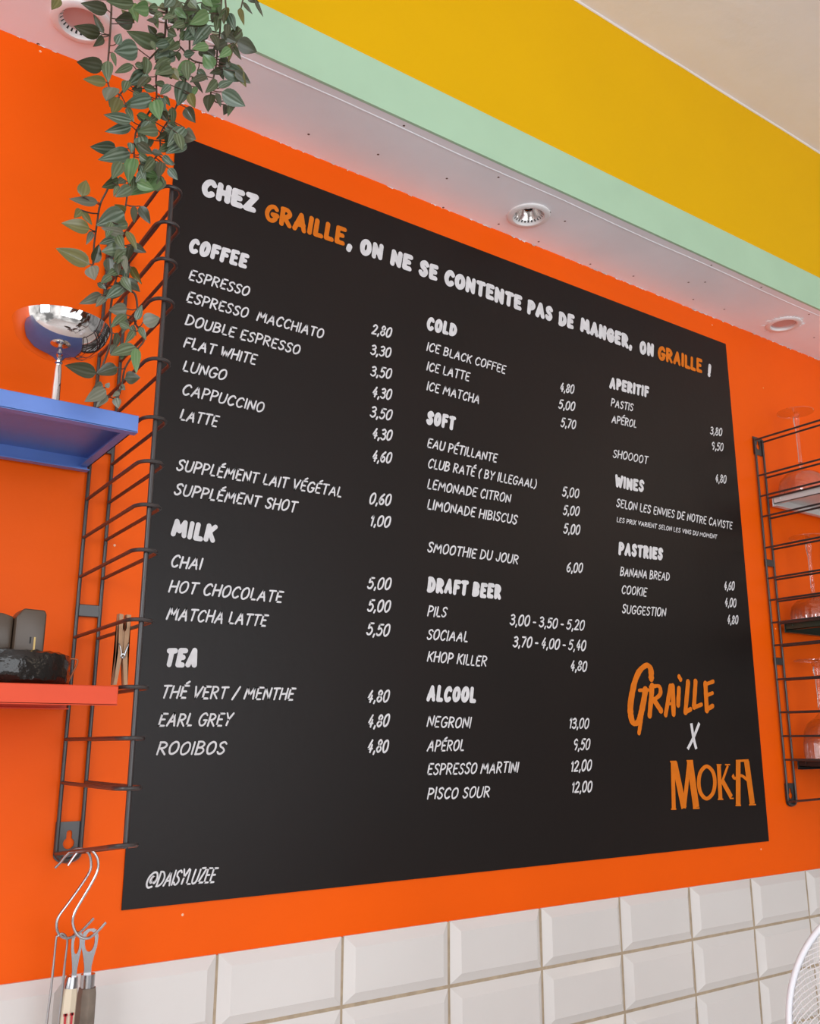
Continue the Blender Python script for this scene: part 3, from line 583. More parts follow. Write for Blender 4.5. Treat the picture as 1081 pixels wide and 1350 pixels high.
(6,'d',0.2096,0.7883,0.3145,0.1792,0.7778,0.3109,0.0141,-0.5609,-0.8114,-0.1646,0.2154,0.8,0.319),
(7,'d',0.2289,0.7932,0.3262,0.2105,0.7934,0.315,0.0127,-0.5737,-0.7528,-0.3229,0.2383,0.8,0.3303),
(6,'p',0.2173,0.7813,0.298,0.1991,0.7785,0.2819,0.0123,-0.4403,-0.763,-0.4732,0.213,0.8,0.3048),
(6,'p',0.2165,0.7909,0.3062,0.2056,0.7862,0.2943,0.0102,0.0428,-0.8253,-0.5631,0.2135,0.8,0.309),
(7,'p',0.2194,0.7841,0.294,0.211,0.7838,0.2809,0.0079,-0.4277,-0.7911,-0.4374,0.2336,0.8,0.2989),
(6,'p',0.2212,0.796,0.3057,0.2238,0.7953,0.3107,0.0046,0.0652,-0.9962,-0.0574,0.2133,0.8,0.3069),
(7,'p',0.2353,0.8002,0.3124,0.2393,0.7977,0.3079,0.0058,-0.3549,-0.8585,-0.3702,0.2362,0.8,0.3111),
(7,'p',0.2276,0.7846,0.2938,0.2306,0.785,0.2844,0.0079,-0.3771,-0.9262,0.0038,0.2336,0.8,0.2989),
(7,'p',0.2288,0.7796,0.2979,0.2224,0.7781,0.2915,0.0045,-0.1482,-0.981,-0.1253,0.2352,0.8,0.3062),
(6,'d',0.225,0.7891,0.3458,0.2206,0.7897,0.3356,0.0069,-0.4081,-0.7936,-0.4513,0.2222,0.8,0.35),
(9,'s',0.2712,0.7811,0.7097,0.2746,0.7772,0.6938,0.006,-0.2937,-0.8013,-0.5212,0.2755,0.7987,0.7215),
(0,'g',0.2534,0.7824,0.7125,0.2415,0.7806,0.7012,0.0067,-0.3638,-0.8725,-0.3261,0.2515,0.8,0.724),
(9,'b',0.2706,0.788,0.7122,0.2836,0.7882,0.7113,0.0088,-0.5429,-0.7617,-0.3537,0.2755,0.7987,0.7215),
(9,'b',0.2806,0.7772,0.7454,0.2909,0.7725,0.7356,0.0086,-0.1227,-0.7288,-0.6736,0.2725,0.7987,0.7585),
(4,'s',0.3081,0.7735,0.738,0.3163,0.7718,0.7184,0.0105,-0.4397,-0.7124,-0.5469,0.3101,0.7834,0.7484),
(0,'d',0.2586,0.7871,0.7151,0.2602,0.7858,0.7004,0.008,-0.0204,-0.6658,-0.7459,0.2515,0.8,0.724),
(9,'d',0.2757,0.7942,0.7305,0.2876,0.7945,0.7181,0.0097,0.192,-0.5676,-0.8006,0.274,0.7987,0.7355),
(9,'g',0.2804,0.7865,0.7101,0.2887,0.7814,0.6949,0.008,-0.5137,-0.6272,-0.5854,0.2763,0.7987,0.7145),
(9,'d',0.2768,0.7946,0.7341,0.2927,0.7886,0.7311,0.0092,0.0583,-0.8794,-0.4725,0.274,0.7987,0.7355),
(0,'g',0.2551,0.8003,0.7423,0.2714,0.8,0.7383,0.0085,-0.5139,-0.7081,-0.4842,0.2523,0.8,0.7405),
(0,'b',0.2573,0.7912,0.7298,0.269,0.7871,0.7207,0.0091,0.0549,-0.6681,-0.7421,0.2521,0.8,0.7364),
(1,'d',0.2313,0.7957,0.719,0.2426,0.7963,0.7187,0.006,-0.2545,-0.5879,-0.7678,0.251,0.7984,0.7265),
(9,'g',0.2624,0.7955,0.7306,0.2681,0.7912,0.7163,0.0073,-0.6103,-0.7092,-0.3528,0.2732,0.7987,0.7425),
(9,'g',0.265,0.7822,0.7094,0.2505,0.7783,0.6936,0.0084,-0.3782,-0.7731,-0.5092,0.2748,0.7987,0.7285),
(3,'d',0.2856,0.7752,0.7185,0.2658,0.7706,0.6976,0.0103,-0.5312,-0.5419,-0.6513,0.3076,0.7927,0.741),
(9,'g',0.2702,0.7939,0.7316,0.265,0.7923,0.7043,0.0105,-0.1783,-0.8888,-0.4221,0.274,0.7987,0.7355),
(0,'g',0.2317,0.7787,0.6687,0.2367,0.7757,0.6573,0.0051,-0.0808,-0.701,-0.7085,0.2463,0.8,0.6832),
(1,'g',0.2521,0.8005,0.7002,0.2344,0.7955,0.6828,0.0093,0.2569,-0.8211,-0.5097,0.2513,0.8,0.7001),
(8,'b',0.2614,0.7936,0.7161,0.2736,0.7945,0.718,0.0059,-0.2748,-0.6523,-0.7064,0.2538,0.8,0.711),
(3,'g',0.299,0.7807,0.735,0.298,0.7803,0.7133,0.0091,0.0588,-0.7825,-0.6198,0.3075,0.7927,0.7465),
(3,'s',0.2927,0.7889,0.7203,0.2824,0.7879,0.7003,0.0104,0.0113,-0.6007,-0.7994,0.3075,0.7927,0.7272),
(9,'b',0.283,0.7958,0.7175,0.2839,0.794,0.7002,0.0076,-0.3393,-0.5695,-0.7487,0.2763,0.7987,0.7145),
(3,'g',0.302,0.7846,0.7549,0.3018,0.7812,0.7377,0.0061,-0.3968,-0.6792,-0.6174,0.3074,0.7927,0.7629),
(0,'g',0.2346,0.7828,0.7034,0.2378,0.7788,0.6862,0.0071,-0.5174,-0.5857,-0.6239,0.2515,0.8,0.724),
(2,'b',0.2116,0.7833,0.7059,0.217,0.7777,0.682,0.0115,-0.3382,-0.5731,-0.7464,0.1925,0.7863,0.7021),
(9,'g',0.2713,0.7907,0.7424,0.2844,0.7903,0.7419,0.0087,-0.5625,-0.7164,-0.4128,0.2724,0.7987,0.7495),
(1,'d',0.2326,0.7782,0.6274,0.2199,0.7722,0.6036,0.0106,-0.5975,-0.7162,-0.3607,0.246,0.8,0.6494),
(9,'s',0.2539,0.7786,0.6284,0.2443,0.7782,0.6119,0.0076,-0.446,-0.6263,-0.6394,0.2733,0.7987,0.6451),
(3,'d',0.2885,0.773,0.6511,0.2716,0.7732,0.6363,0.0082,-0.4571,-0.8329,-0.312,0.3036,0.7927,0.6689),
(9,'b',0.2859,0.7927,0.6498,0.2809,0.7913,0.6338,0.0059,-0.3135,-0.7588,-0.5709,0.2748,0.7987,0.6523),
(0,'g',0.229,0.7913,0.653,0.2347,0.7927,0.6398,0.0092,-0.3953,-0.5977,-0.6975,0.2345,0.8,0.6593),
(1,'s',0.2544,0.801,0.6781,0.2441,0.8003,0.6646,0.0078,-0.1046,-0.7466,-0.657,0.2504,0.8,0.6786),
(8,'g',0.2603,0.7783,0.6805,0.2483,0.7744,0.6634,0.0078,0.0527,-0.6635,-0.7463,0.2662,0.8,0.6962),
(8,'g',0.2575,0.7919,0.6943,0.2437,0.7888,0.6676,0.0111,-0.4161,-0.5379,-0.7331,0.2591,0.8,0.7015),
(9,'g',0.2692,0.7782,0.6627,0.2713,0.7774,0.6401,0.0114,-0.4733,-0.6746,-0.5664,0.2773,0.7987,0.6791),
(1,'g',0.2562,0.7913,0.6688,0.2399,0.791,0.6481,0.0103,-0.4983,-0.6368,-0.5884,0.2498,0.8,0.6744),
(1,'g',0.2532,0.7954,0.6793,0.2526,0.7944,0.6606,0.0093,-0.2772,-0.7863,-0.5522,0.2506,0.8,0.684),
(0,'d',0.2281,0.7961,0.6403,0.2172,0.7968,0.6253,0.0069,-0.1546,-0.6251,-0.7651,0.2271,0.8,0.6456),
(1,'s',0.2496,0.781,0.6776,0.2348,0.78,0.6653,0.0091,-0.0546,-0.7322,-0.6789,0.251,0.8,0.6947),
(8,'s',0.2863,0.794,0.671,0.2967,0.7898,0.6617,0.0092,-0.3398,-0.6735,-0.6565,0.2899,0.8,0.6868),
(9,'g',0.2682,0.7939,0.6619,0.2743,0.7951,0.6513,0.0078,-0.3692,-0.5764,-0.729,0.277,0.7987,0.6684),
(0,'g',0.2308,0.7865,0.6546,0.2308,0.7873,0.6321,0.0118,0.2176,-0.5938,-0.7746,0.2364,0.8,0.6627),
(3,'d',0.3032,0.7784,0.7136,0.3207,0.7754,0.7091,0.0113,0.127,-0.7598,-0.6376,0.3075,0.7927,0.7272),
(4,'b',0.3119,0.7712,0.694,0.3003,0.7726,0.6784,0.0093,-0.0692,-0.9087,-0.4116,0.3233,0.7834,0.7169),
(4,'d',0.3113,0.78,0.7084,0.2965,0.7817,0.6927,0.0111,-0.1199,-0.8543,-0.5057,0.3187,0.7834,0.72),
(3,'g',0.3035,0.7823,0.659,0.2914,0.7813,0.6378,0.0096,0.1933,-0.925,-0.3271,0.3032,0.7927,0.6654),
(3,'d',0.3137,0.7914,0.6834,0.2984,0.7906,0.6707,0.0082,-0.2823,-0.6938,-0.6625,0.3053,0.7927,0.683),
(3,'d',0.3217,0.7797,0.6773,0.3406,0.7814,0.6718,0.011,-0.1583,-0.8699,-0.4672,0.3053,0.7927,0.683),
(4,'g',0.309,0.7767,0.7418,0.2966,0.7725,0.7242,0.0074,-0.2992,-0.6331,-0.7139,0.3101,0.7834,0.7484),
(3,'d',0.3087,0.793,0.6948,0.3263,0.7919,0.6873,0.012,-0.3992,-0.6943,-0.5988,0.3058,0.7927,0.6933),
(4,'g',0.3276,0.7819,0.7332,0.3122,0.7794,0.7069,0.0132,-0.0827,-0.6718,-0.7361,0.3187,0.7834,0.72),
(3,'g',0.3246,0.7805,0.6478,0.3165,0.7803,0.6212,0.01,-0.5717,-0.6917,-0.4414,0.3082,0.7927,0.6414),
(9,'b',0.2474,0.796,0.5934,0.2371,0.7975,0.5819,0.0082,-0.2259,-0.8248,-0.5183,0.2577,0.7987,0.5937),
(1,'b',0.233,0.8009,0.5693,0.2388,0.8009,0.5532,0.0107,0.1425,-0.8166,-0.5593,0.2303,0.8,0.568),
(1,'s',0.2378,0.781,0.5813,0.2294,0.7814,0.5633,0.0089,-0.5896,-0.7149,-0.3759,0.2379,0.8,0.596),
(1,'s',0.2457,0.7847,0.6149,0.2525,0.7849,0.5971,0.0096,-0.1008,-0.7874,-0.6081,0.2475,0.8,0.6271),
(1,'g',0.2277,0.789,0.606,0.2142,0.785,0.5887,0.0087,0.2796,-0.783,-0.5557,0.2437,0.8,0.6116),
(1,'b',0.2298,0.8001,0.5964,0.2438,0.7945,0.594,0.0087,-0.5202,-0.5808,-0.6262,0.2365,0.8,0.5927),
(1,'g',0.2509,0.7854,0.6188,0.2582,0.7866,0.6107,0.006,-0.5398,-0.6685,-0.5116,0.2475,0.8,0.6271),
(0,'g',0.2285,0.7977,0.6206,0.2256,0.7947,0.6042,0.0076,-0.3548,-0.6362,-0.6851,0.2186,0.8,0.6275),
(1,'d',0.227,0.7792,0.5514,0.2417,0.7772,0.5439,0.0107,-0.1497,-0.7014,-0.6969,0.2302,0.8,0.5651),
(1,'g',0.232,0.7909,0.6239,0.2447,0.7889,0.6245,0.0081,-0.0266,-0.6871,-0.7261,0.2468,0.8,0.6383),
(1,'g',0.2467,0.7832,0.6004,0.2575,0.7838,0.5986,0.0077,-0.0645,-0.893,-0.4455,0.2448,0.8,0.6145),
(0,'g',0.2203,0.7859,0.6097,0.2302,0.7845,0.6044,0.0066,-0.3522,-0.8065,-0.4749,0.2162,0.8,0.6219),
(9,'d',0.2638,0.7987,0.5942,0.2616,0.7959,0.5712,0.0108,-0.323,-0.834,-0.4474,0.2593,0.7987,0.5975),
(9,'s',0.2549,0.7881,0.5539,0.2646,0.785,0.5448,0.0077,-0.655,-0.7063,-0.2685,0.2545,0.7987,0.5644),
(9,'s',0.2613,0.7884,0.5426,0.2718,0.7889,0.5338,0.0087,-0.4512,-0.8544,-0.2576,0.2506,0.7987,0.5568),
(9,'g',0.2441,0.7953,0.5534,0.2465,0.7919,0.5399,0.0071,0.0281,-0.654,-0.7559,0.2487,0.7987,0.553),
(9,'g',0.2423,0.7915,0.5385,0.2536,0.7915,0.5371,0.0069,-0.0224,-0.7472,-0.6643,0.2449,0.7987,0.5453),
(9,'s',0.2488,0.7848,0.5434,0.2498,0.7791,0.5206,0.0086,0.1542,-0.8471,-0.5086,0.2487,0.7987,0.553),
(9,'g',0.2689,0.7947,0.5771,0.2502,0.7915,0.5576,0.0107,-0.3791,-0.8927,-0.2437,0.2545,0.7987,0.5737),
(9,'g',0.2573,0.7982,0.5919,0.2733,0.7978,0.589,0.011,-0.1211,-0.9397,-0.3198,0.2577,0.7987,0.5937),
(9,'g',0.2664,0.7841,0.5818,0.2708,0.7797,0.5608,0.0113,0.0271,-0.8716,-0.4895,0.2593,0.7987,0.5975),
(9,'b',0.2499,0.7943,0.5383,0.2451,0.7937,0.5217,0.0089,-0.2877,-0.6572,-0.6967,0.2449,0.7987,0.5453),
(9,'g',0.2588,0.7945,0.5969,0.272,0.7951,0.5964,0.0069,-0.2036,-0.7136,-0.6703,0.2608,0.7987,0.6014),
(1,'g',0.2378,0.7975,0.5855,0.2334,0.7924,0.5628,0.0106,-0.4996,-0.7245,-0.4749,0.235,0.8,0.5894),
(9,'b',0.2366,0.7877,0.5291,0.2518,0.7875,0.5294,0.0097,-0.6593,-0.7307,-0.1773,0.241,0.7987,0.5377),
(9,'b',0.23,0.7832,0.5124,0.2462,0.7803,0.5093,0.0114,-0.569,-0.6493,-0.5047,0.2343,0.7987,0.5232),
(9,'g',0.2273,0.7883,0.5088,0.2131,0.7899,0.4937,0.0114,-0.4244,-0.6371,-0.6434,0.231,0.7987,0.516),
(9,'g',0.2408,0.7966,0.547,0.2385,0.7974,0.5344,0.0067,-0.2461,-0.8051,-0.5397,0.2449,0.7987,0.5453),
(9,'g',0.2506,0.797,0.535,0.2602,0.7946,0.5267,0.0081,-0.2896,-0.7701,-0.5684,0.2429,0.7987,0.5415),
(9,'s',0.2321,0.7823,0.5305,0.2371,0.7777,0.5124,0.0074,-0.2957,-0.6393,-0.7098,0.241,0.7987,0.5377),
(1,'g',0.2271,0.7887,0.5224,0.2282,0.7886,0.5053,0.0087,0.1174,-0.6912,-0.713,0.2288,0.8,0.5301),
(1,'s',0.2331,0.7864,0.5425,0.2365,0.7869,0.5302,0.0056,0.202,-0.7375,-0.6444,0.2303,0.8,0.5499),
(9,'s',0.2363,0.7808,0.5259,0.2284,0.7812,0.5102,0.0084,-0.4433,-0.7962,-0.4118,0.241,0.7987,0.5377),
(1,'g',0.2212,0.7993,0.4429,0.2304,0.7948,0.4307,0.0069,-0.4216,-0.8147,-0.3982,0.2261,0.8,0.4436),
(1,'g',0.2094,0.7799,0.4609,0.2046,0.7774,0.4416,0.0081,-0.1469,-0.8271,-0.5425,0.2244,0.8,0.4739),
(1,'b',0.2136,0.795,0.4716,0.2024,0.7942,0.4614,0.0063,-0.1631,-0.9472,-0.2761,0.2248,0.8,0.4775),
(1,'g',0.2157,0.7813,0.4504,0.2216,0.7763,0.4355,0.0095,-0.3707,-0.6955,-0.6155,0.2248,0.8,0.4614),
(1,'d',0.2327,0.7986,0.4548,0.2497,0.7992,0.4518,0.0092,0.1459,-0.8208,-0.5522,0.2254,0.8,0.4525),
(1,'b',0.2199,0.7976,0.4637,0.2116,0.7989,0.4468,0.0109,0.042,-0.9686,-0.2452,0.2244,0.8,0.4658),
(1,'d',0.2209,0.7938,0.4824,0.2083,0.7866,0.4612,0.0084,-0.3482,-0.7177,-0.6031,0.2258,0.8,0.4884),
(1,'g',0.2197,0.7902,0.4447,0.2047,0.7882,0.4338,0.0084,0.1663,-0.7739,-0.6111,0.2254,0.8,0.4525),
(7,'g',0.2352,0.8005,0.415,0.2162,0.7937,0.399,0.0114,0.0313,-0.8228,-0.5674,0.2323,0.8,0.4093),
(1,'g',0.2249,0.7909,0.423,0.2106,0.7894,0.4099,0.0091,-0.5934,-0.7309,-0.3372,0.2248,0.8,0.4278),
(1,'s',0.2314,0.7932,0.4291,0.2276,0.7888,0.41,0.0078,-0.5752,-0.7481,-0.331,0.2253,0.8,0.4316),
(1,'g',0.2245,0.784,0.4339,0.2175,0.7803,0.4208,0.0052,-0.4697,-0.794,-0.386,0.2261,0.8,0.4436),
(7,'s',0.2265,0.7888,0.4039,0.2111,0.7845,0.3859,0.0111,-0.5004,-0.6852,-0.5292,0.2296,0.8,0.4103),
(6,'d',0.2208,0.7921,0.4004,0.2096,0.7895,0.3909,0.0063,-0.5335,-0.8274,-0.1755,0.2217,0.8,0.4044),
(7,'d',0.2294,0.7906,0.4135,0.2425,0.7862,0.4026,0.0108,0.2269,-0.8752,-0.4272,0.2282,0.8,0.4108),
(1,'g',0.2235,0.7815,0.4103,0.2323,0.7786,0.396,0.0089,-0.481,-0.8592,-0.1744,0.2238,0.8,0.4202),
(7,'s',0.2398,0.7959,0.3716,0.2435,0.7917,0.3606,0.0063,-0.5648,-0.7886,-0.2431,0.2441,0.8,0.3776),
(7,'g',0.2404,0.7896,0.3643,0.2323,0.7858,0.3482,0.0067,-0.242,-0.7608,-0.6022,0.2483,0.8,0.3718),
(6,'g',0.2264,0.7888,0.3673,0.2371,0.7873,0.3645,0.0069,0.1922,-0.9224,-0.3349,0.2215,0.8,0.3698),
(7,'g',0.2343,0.7913,0.3506,0.2297,0.7846,0.3308,0.0094,-0.2618,-0.9003,-0.3478,0.2475,0.8,0.35),
(6,'d',0.2267,0.7933,0.3598,0.2235,0.789,0.3407,0.0075,0.2052,-0.9465,-0.2492,0.2227,0.8,0.362)]
HOOK_REAR = [(0.2531, 0.945, -0.1228), (0.2578, 0.945, -0.1182), (0.2625, 0.945, -0.1122), (0.2689, 0.945, -0.1077), (0.2776, 0.945, -0.1074), (0.2841, 0.945, -0.1121), (0.2867, 0.945, -0.1207), (0.2858, 0.945, -0.1291), (0.2767, 0.945, -0.1435), (0.2676, 0.945, -0.1561), (0.2605, 0.945, -0.166), (0.2593, 0.945, -0.1744), (0.2619, 0.945, -0.1812), (0.2671, 0.945, -0.1852), (0.2733, 0.945, -0.1856), (0.2823, 0.945, -0.1813), (0.2933, 0.945, -0.1709)]
HOOK_FRONT = [(0.2593, 0.925, -0.1188), (0.2624, 0.925, -0.1139), (0.2666, 0.925, -0.1082), (0.2718, 0.925, -0.1056), (0.2797, 0.925, -0.1065), (0.2864, 0.925, -0.1148), (0.2873, 0.925, -0.1254), (0.2822, 0.925, -0.137), (0.2754, 0.925, -0.1489), (0.2691, 0.925, -0.1607), (0.2683, 0.925, -0.1701), (0.2735, 0.925, -0.1803), (0.2823, 0.925, -0.1842), (0.2905, 0.925, -0.1802), (0.2988, 0.925, -0.1722)]
WIRE_LOOP = [(0.2581, 0.93, -0.2536), (0.2593, 0.93, -0.226), (0.2599, 0.93, -0.1865), (0.2611, 0.93, -0.1831), (0.2646, 0.93, -0.1813), (0.2683, 0.93, -0.1839), (0.2703, 0.93, -0.1892), (0.2698, 0.93, -0.2063), (0.2695, 0.93, -0.2317), (0.2688, 0.93, -0.2553)]
OPENER_CREAM = [(0.2761, 0.94, -0.1798), (0.2826, 0.94, -0.1923), (0.2784, 0.94, -0.2208), (0.2743, 0.94, -0.2216), (0.2703, 0.94, -0.2282), (0.2835, 0.94, -0.2301), (0.2684, 0.94, -0.2575), (0.2845, 0.94, -0.2601), (0.2778, 0.94, -0.2534), (0.2812, 0.94, -0.2539)]
OPENER_WOOD = [(0.286, 0.95, -0.181), (0.3018, 0.95, -0.1888), (0.2966, 0.95, -0.2222), (0.2895, 0.95, -0.222), (0.3032, 0.95, -0.2253), (0.2896, 0.95, -0.2322), (0.3039, 0.95, -0.2342), (0.2898, 0.95, -0.2632), (0.3065, 0.95, -0.2659)]
PIN = [(0.2777, 0.89, 0.1139), (0.2853, 0.89, 0.1137), (0.2769, 0.89, 0.0459), (0.2911, 0.89, 0.0464), (0.283, 0.89, 0.0992), (0.2836, 0.89, 0.0728), (0.289, 0.89, 0.0873)]
# ------------------------------------------------------------------ the setting
FLOOR_Z, CEIL_Z, SOFF_Z, BEAM_Y, TILE_Z = -1.22, 1.154, .788, .861, -.2307
X0, X1 = -1.6, 3.6
bm = B(); box(bm, (X0, 1.0, FLOOR_Z), (X1, 1.06, CEIL_Z)); struct('wall_back', bm, M['orange'])
bm = B(); box(bm, (X0, -1.8, FLOOR_Z - .03), (X1, 1.0, FLOOR_Z)); struct('floor', bm, M['floor'])
bm = B(); box(bm, (X0, -1.8, CEIL_Z), (X1, 1.0, CEIL_Z + .03)); struct('ceiling', bm, M['ceiling'])

SPOTS = [(.198, .9345), (.884, .939), (1.558, .939)]
SR = .0335
bm = B()          # the boxed beam: pale underside pierced for the spots, mint lower face, yellow upper face
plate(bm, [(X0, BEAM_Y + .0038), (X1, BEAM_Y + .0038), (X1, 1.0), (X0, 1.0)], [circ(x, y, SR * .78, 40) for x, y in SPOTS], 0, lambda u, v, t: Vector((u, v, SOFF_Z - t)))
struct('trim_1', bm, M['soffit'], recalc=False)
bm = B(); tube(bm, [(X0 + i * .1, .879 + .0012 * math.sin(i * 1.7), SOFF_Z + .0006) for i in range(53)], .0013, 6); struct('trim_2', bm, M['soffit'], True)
bm = B(); box(bm, (X0, BEAM_Y, SOFF_Z - .0004), (X1, BEAM_Y + .004, .857)); struct('trim_3', bm, M['mint'])
bm = B(); tube(bm, [(X0 + i * .1, BEAM_Y - .0005, CEIL_Z - .0012 + .0006 * math.sin(i * 2.3)) for i in range(53)], .0022, 8); struct('highlight_bead', bm, M['ceiling'], True)  # bead added to draw the bright highlight line along the ceiling edge
bm = B(); rf = random.Random(8)          # flaked paint along the joint of wall and beam
for k in range(150):
    x = rf.uniform(-.1, 2.0); l, h = rf.uniform(.002, .012), rf.uniform(.0006, .0022); z = SOFF_Z - rf.uniform(.0, .001)
    vs = [bm.verts.new((x + l * q + rf.uniform(-.001, .001), .9992, z - hh)) for q, hh in ((0, .0), (1, .0), (.8, h), (.4, h * rf.uniform(.5, 1.3)), (.1, h * .6))]
    bm.faces.new(vs)
struct('trim_9', bm, M['spot_white'])
bm = B(); box(bm, (X0, BEAM_Y, .857), (X1, BEAM_Y + .004, CEIL_Z)); struct('trim_4', bm, M['yellow'])

# bevelled wall tiles in a straight grid
bm = B(); box(bm, (X0, .9975, FLOOR_Z), (X1, 1.0005, TILE_Z - .001)); struct('trim_5', bm, M['grout'])
bm = B()
PX, TX = .1571, .4460
rows = [(TILE_Z, -.3042), (-.3084, -.3815)] + [(-.3857 - k * .0775, -.3857 - k * .0775 - .0733) for k in range(10)]
rt = random.Random(3)
for zt, zb in rows:
    for i in range(-13, 21):
        xa, xb = TX + i * PX + .0019, TX + (i + 1) * PX - .0019
        if xa < X0 or xb > X1: continue
        bv = .0122; ya, yf = .9972, .9895
        j = [rt.uniform(-.0005, .0005) for _ in range(4)]
        o = [(xa + j[0], zb), (xb + j[1], zb), (xb + j[2], zt), (xa + j[3], zt)]
        inn = [(xa + bv, zb + bv), (xb - bv, zb + bv), (xb - bv, zt - bv), (xa + bv, zt - bv)]
        r0 = [bm.verts.new((x, 1.0, z)) for x, z in o]; r1 = [bm.verts.new((x, ya, z)) for x, z in o]
        tl = rt.uniform(-.0004, .0004)
        r2 = [bm.verts.new((x, yf + tl, z)) for x, z in inn]
        for k in range(4):
            k2 = (k + 1) % 4
            bm.faces.new((r0[k], r0[k2], r1[k2], r1[k])); bm.faces.new((r1[k], r1[k2], r2[k2], r2[k]))
        bm.faces.new(r2)
struct('trim_6', bm, M['tile'])
bm = B(); box(bm, (X0, .30, -.53), (X1, .99, -.50), .004); box(bm, (X0, .40, FLOOR_Z), (X1, .98, -.53)); struct('counter', bm, M['white_metal'])  # unseen counter below the view, carrying the fan

# ------------------------------------------------------------------ recessed spots
def spot(i, x, y, label, kind):
    t = thing('recessed_spotlight', label, 'spotlight', (x, y, SOFF_Z), 'spotlights in the beam underside')
    bm = B(); R_ = SR
    lathe(bm, [(R_ * .70, .006), (R_ * .70, -.0008), (R_ * .74, -.0032), (R_ * .93, -.0036), (R_, -.0020), (R_, .0004), (R_ * .76, .0008)], (x, y, SOFF_Z), 48, closed=True)
    rg = obj('trim_ring', bm, M['spot_white'], t, True)
    bm = B()
    lathe(bm, [(R_ * .705, .001), (R_ * .66, .004), (R_ * .64, .007)], (x, y, SOFF_Z), 48)
    lathe(bm, [(R_ * .765, .0045), (R_ * .765, .03), (0, .03)], (x, y, SOFF_Z), 40)
    obj('lamp_can', bm, M['dark'] if kind != 'flush' else M['bulb'], t, True)
    if kind != 'flush':
        bm = B()
        for k in range(26):
            a = 2 * math.pi * k / 26
            d, p = Vector((math.cos(a), math.sin(a), 0)), Vector((-math.sin(a), math.cos(a), 0))
            c = Vector((x, y, SOFF_Z))
            i1, i2 = c + d * R_ * .60 + Vector((0, 0, .0035)), c + d * R_ * .705 + Vector((0, 0, .0005))
            wv = p * R_ * .045
            vs = [i1 - wv, i1 + wv, i2 + wv, i2 - wv]
            lo = [bm.verts.new(v) for v in vs]; hi = [bm.verts.new(v + Vector((0, 0, .0012))) for v in vs]
            bm.faces.new(lo); bm.faces.new(hi)
            for q in range(4): bm.faces.new((lo[q], lo[(q + 1) % 4], hi[(q + 1) % 4], hi[q]))
        obj('ring_teeth', bm, M['spot_white'], t)
        bm = B()
        lathe(bm, [(R_ * .60, .0035), (R_ * .52, .010), (R_ * .38, .019), (R_ * .22, .024)], (x, y, SOFF_Z), 48)
        obj('reflector', bm, M['reflector'], t, True)
        bm = B()
        if kind == 'bulb': lathe(bm, [(R_ * .24, .024), (R_ * .24, .013), (R_ * .16, .009), (0, .008)], (x, y, SOFF_Z), 24)
        else: lathe(bm, [(R_ * .64, .0060), (R_ * .60, .0034), (R_ * .3, .0028), (0, .0026)], (x, y, SOFF_Z), 40)
        obj('lamp_bulb', bm, M['lens'] if kind != 'bulb' else M['glass'], t, True)
    else:
        bm = B(); lathe(bm, [(R_ * .74, .004), (R_ * .70, .0012), (R_ * .45, .0004), (0, .0)], (x, y, SOFF_Z), 40)
        obj('lamp_bulb', bm, M['lens'], t, True)
        bm = B(); rr = random.Random(5)          # torn filler round the ring
        for k in range(34):
            a = 2 * math.pi * k / 34 + rr.uniform(-.05, .05); l = rr.uniform(.06, .30) * R_
            d = Vector((math.cos(a), math.sin(a), 0)); c = Vector((x, y, SOFF_Z - .0004))
            tube(bm, [c + d * R_ * .97, c + d * (R_ + l)], lambda q: .0011 * (1 - .8 * q), 5)
        obj('torn_filler', bm, M['spot_white'], t)
spot(0, *SPOTS[0], 'white recessed spotlight behind the hanging green plant', 'pearl')
spot(1, *SPOTS[1], 'white recessed spotlight with a clear bulb above the middle of the black menu board', 'bulb')
spot(2, *SPOTS[2], 'white recessed spotlight with ragged filler edge beyond the right corner of the menu board', 'flush')

# ------------------------------------------------------------------ menu board and its painted lettering
BX0, BX1, BZ0, BZ1, BY = .3379, 1.4500, -.1760, .7393, .9982
menu = thing('menu_board', 'large black menu board painted with white and orange drinks and prices', 'menu board', ((BX0 + BX1) / 2, BY, BZ0))
bm = B(); box(bm, (BX0, BY, BZ0), (BX1, .9992, BZ1)); obj('board_panel', bm, M['board'], menu)

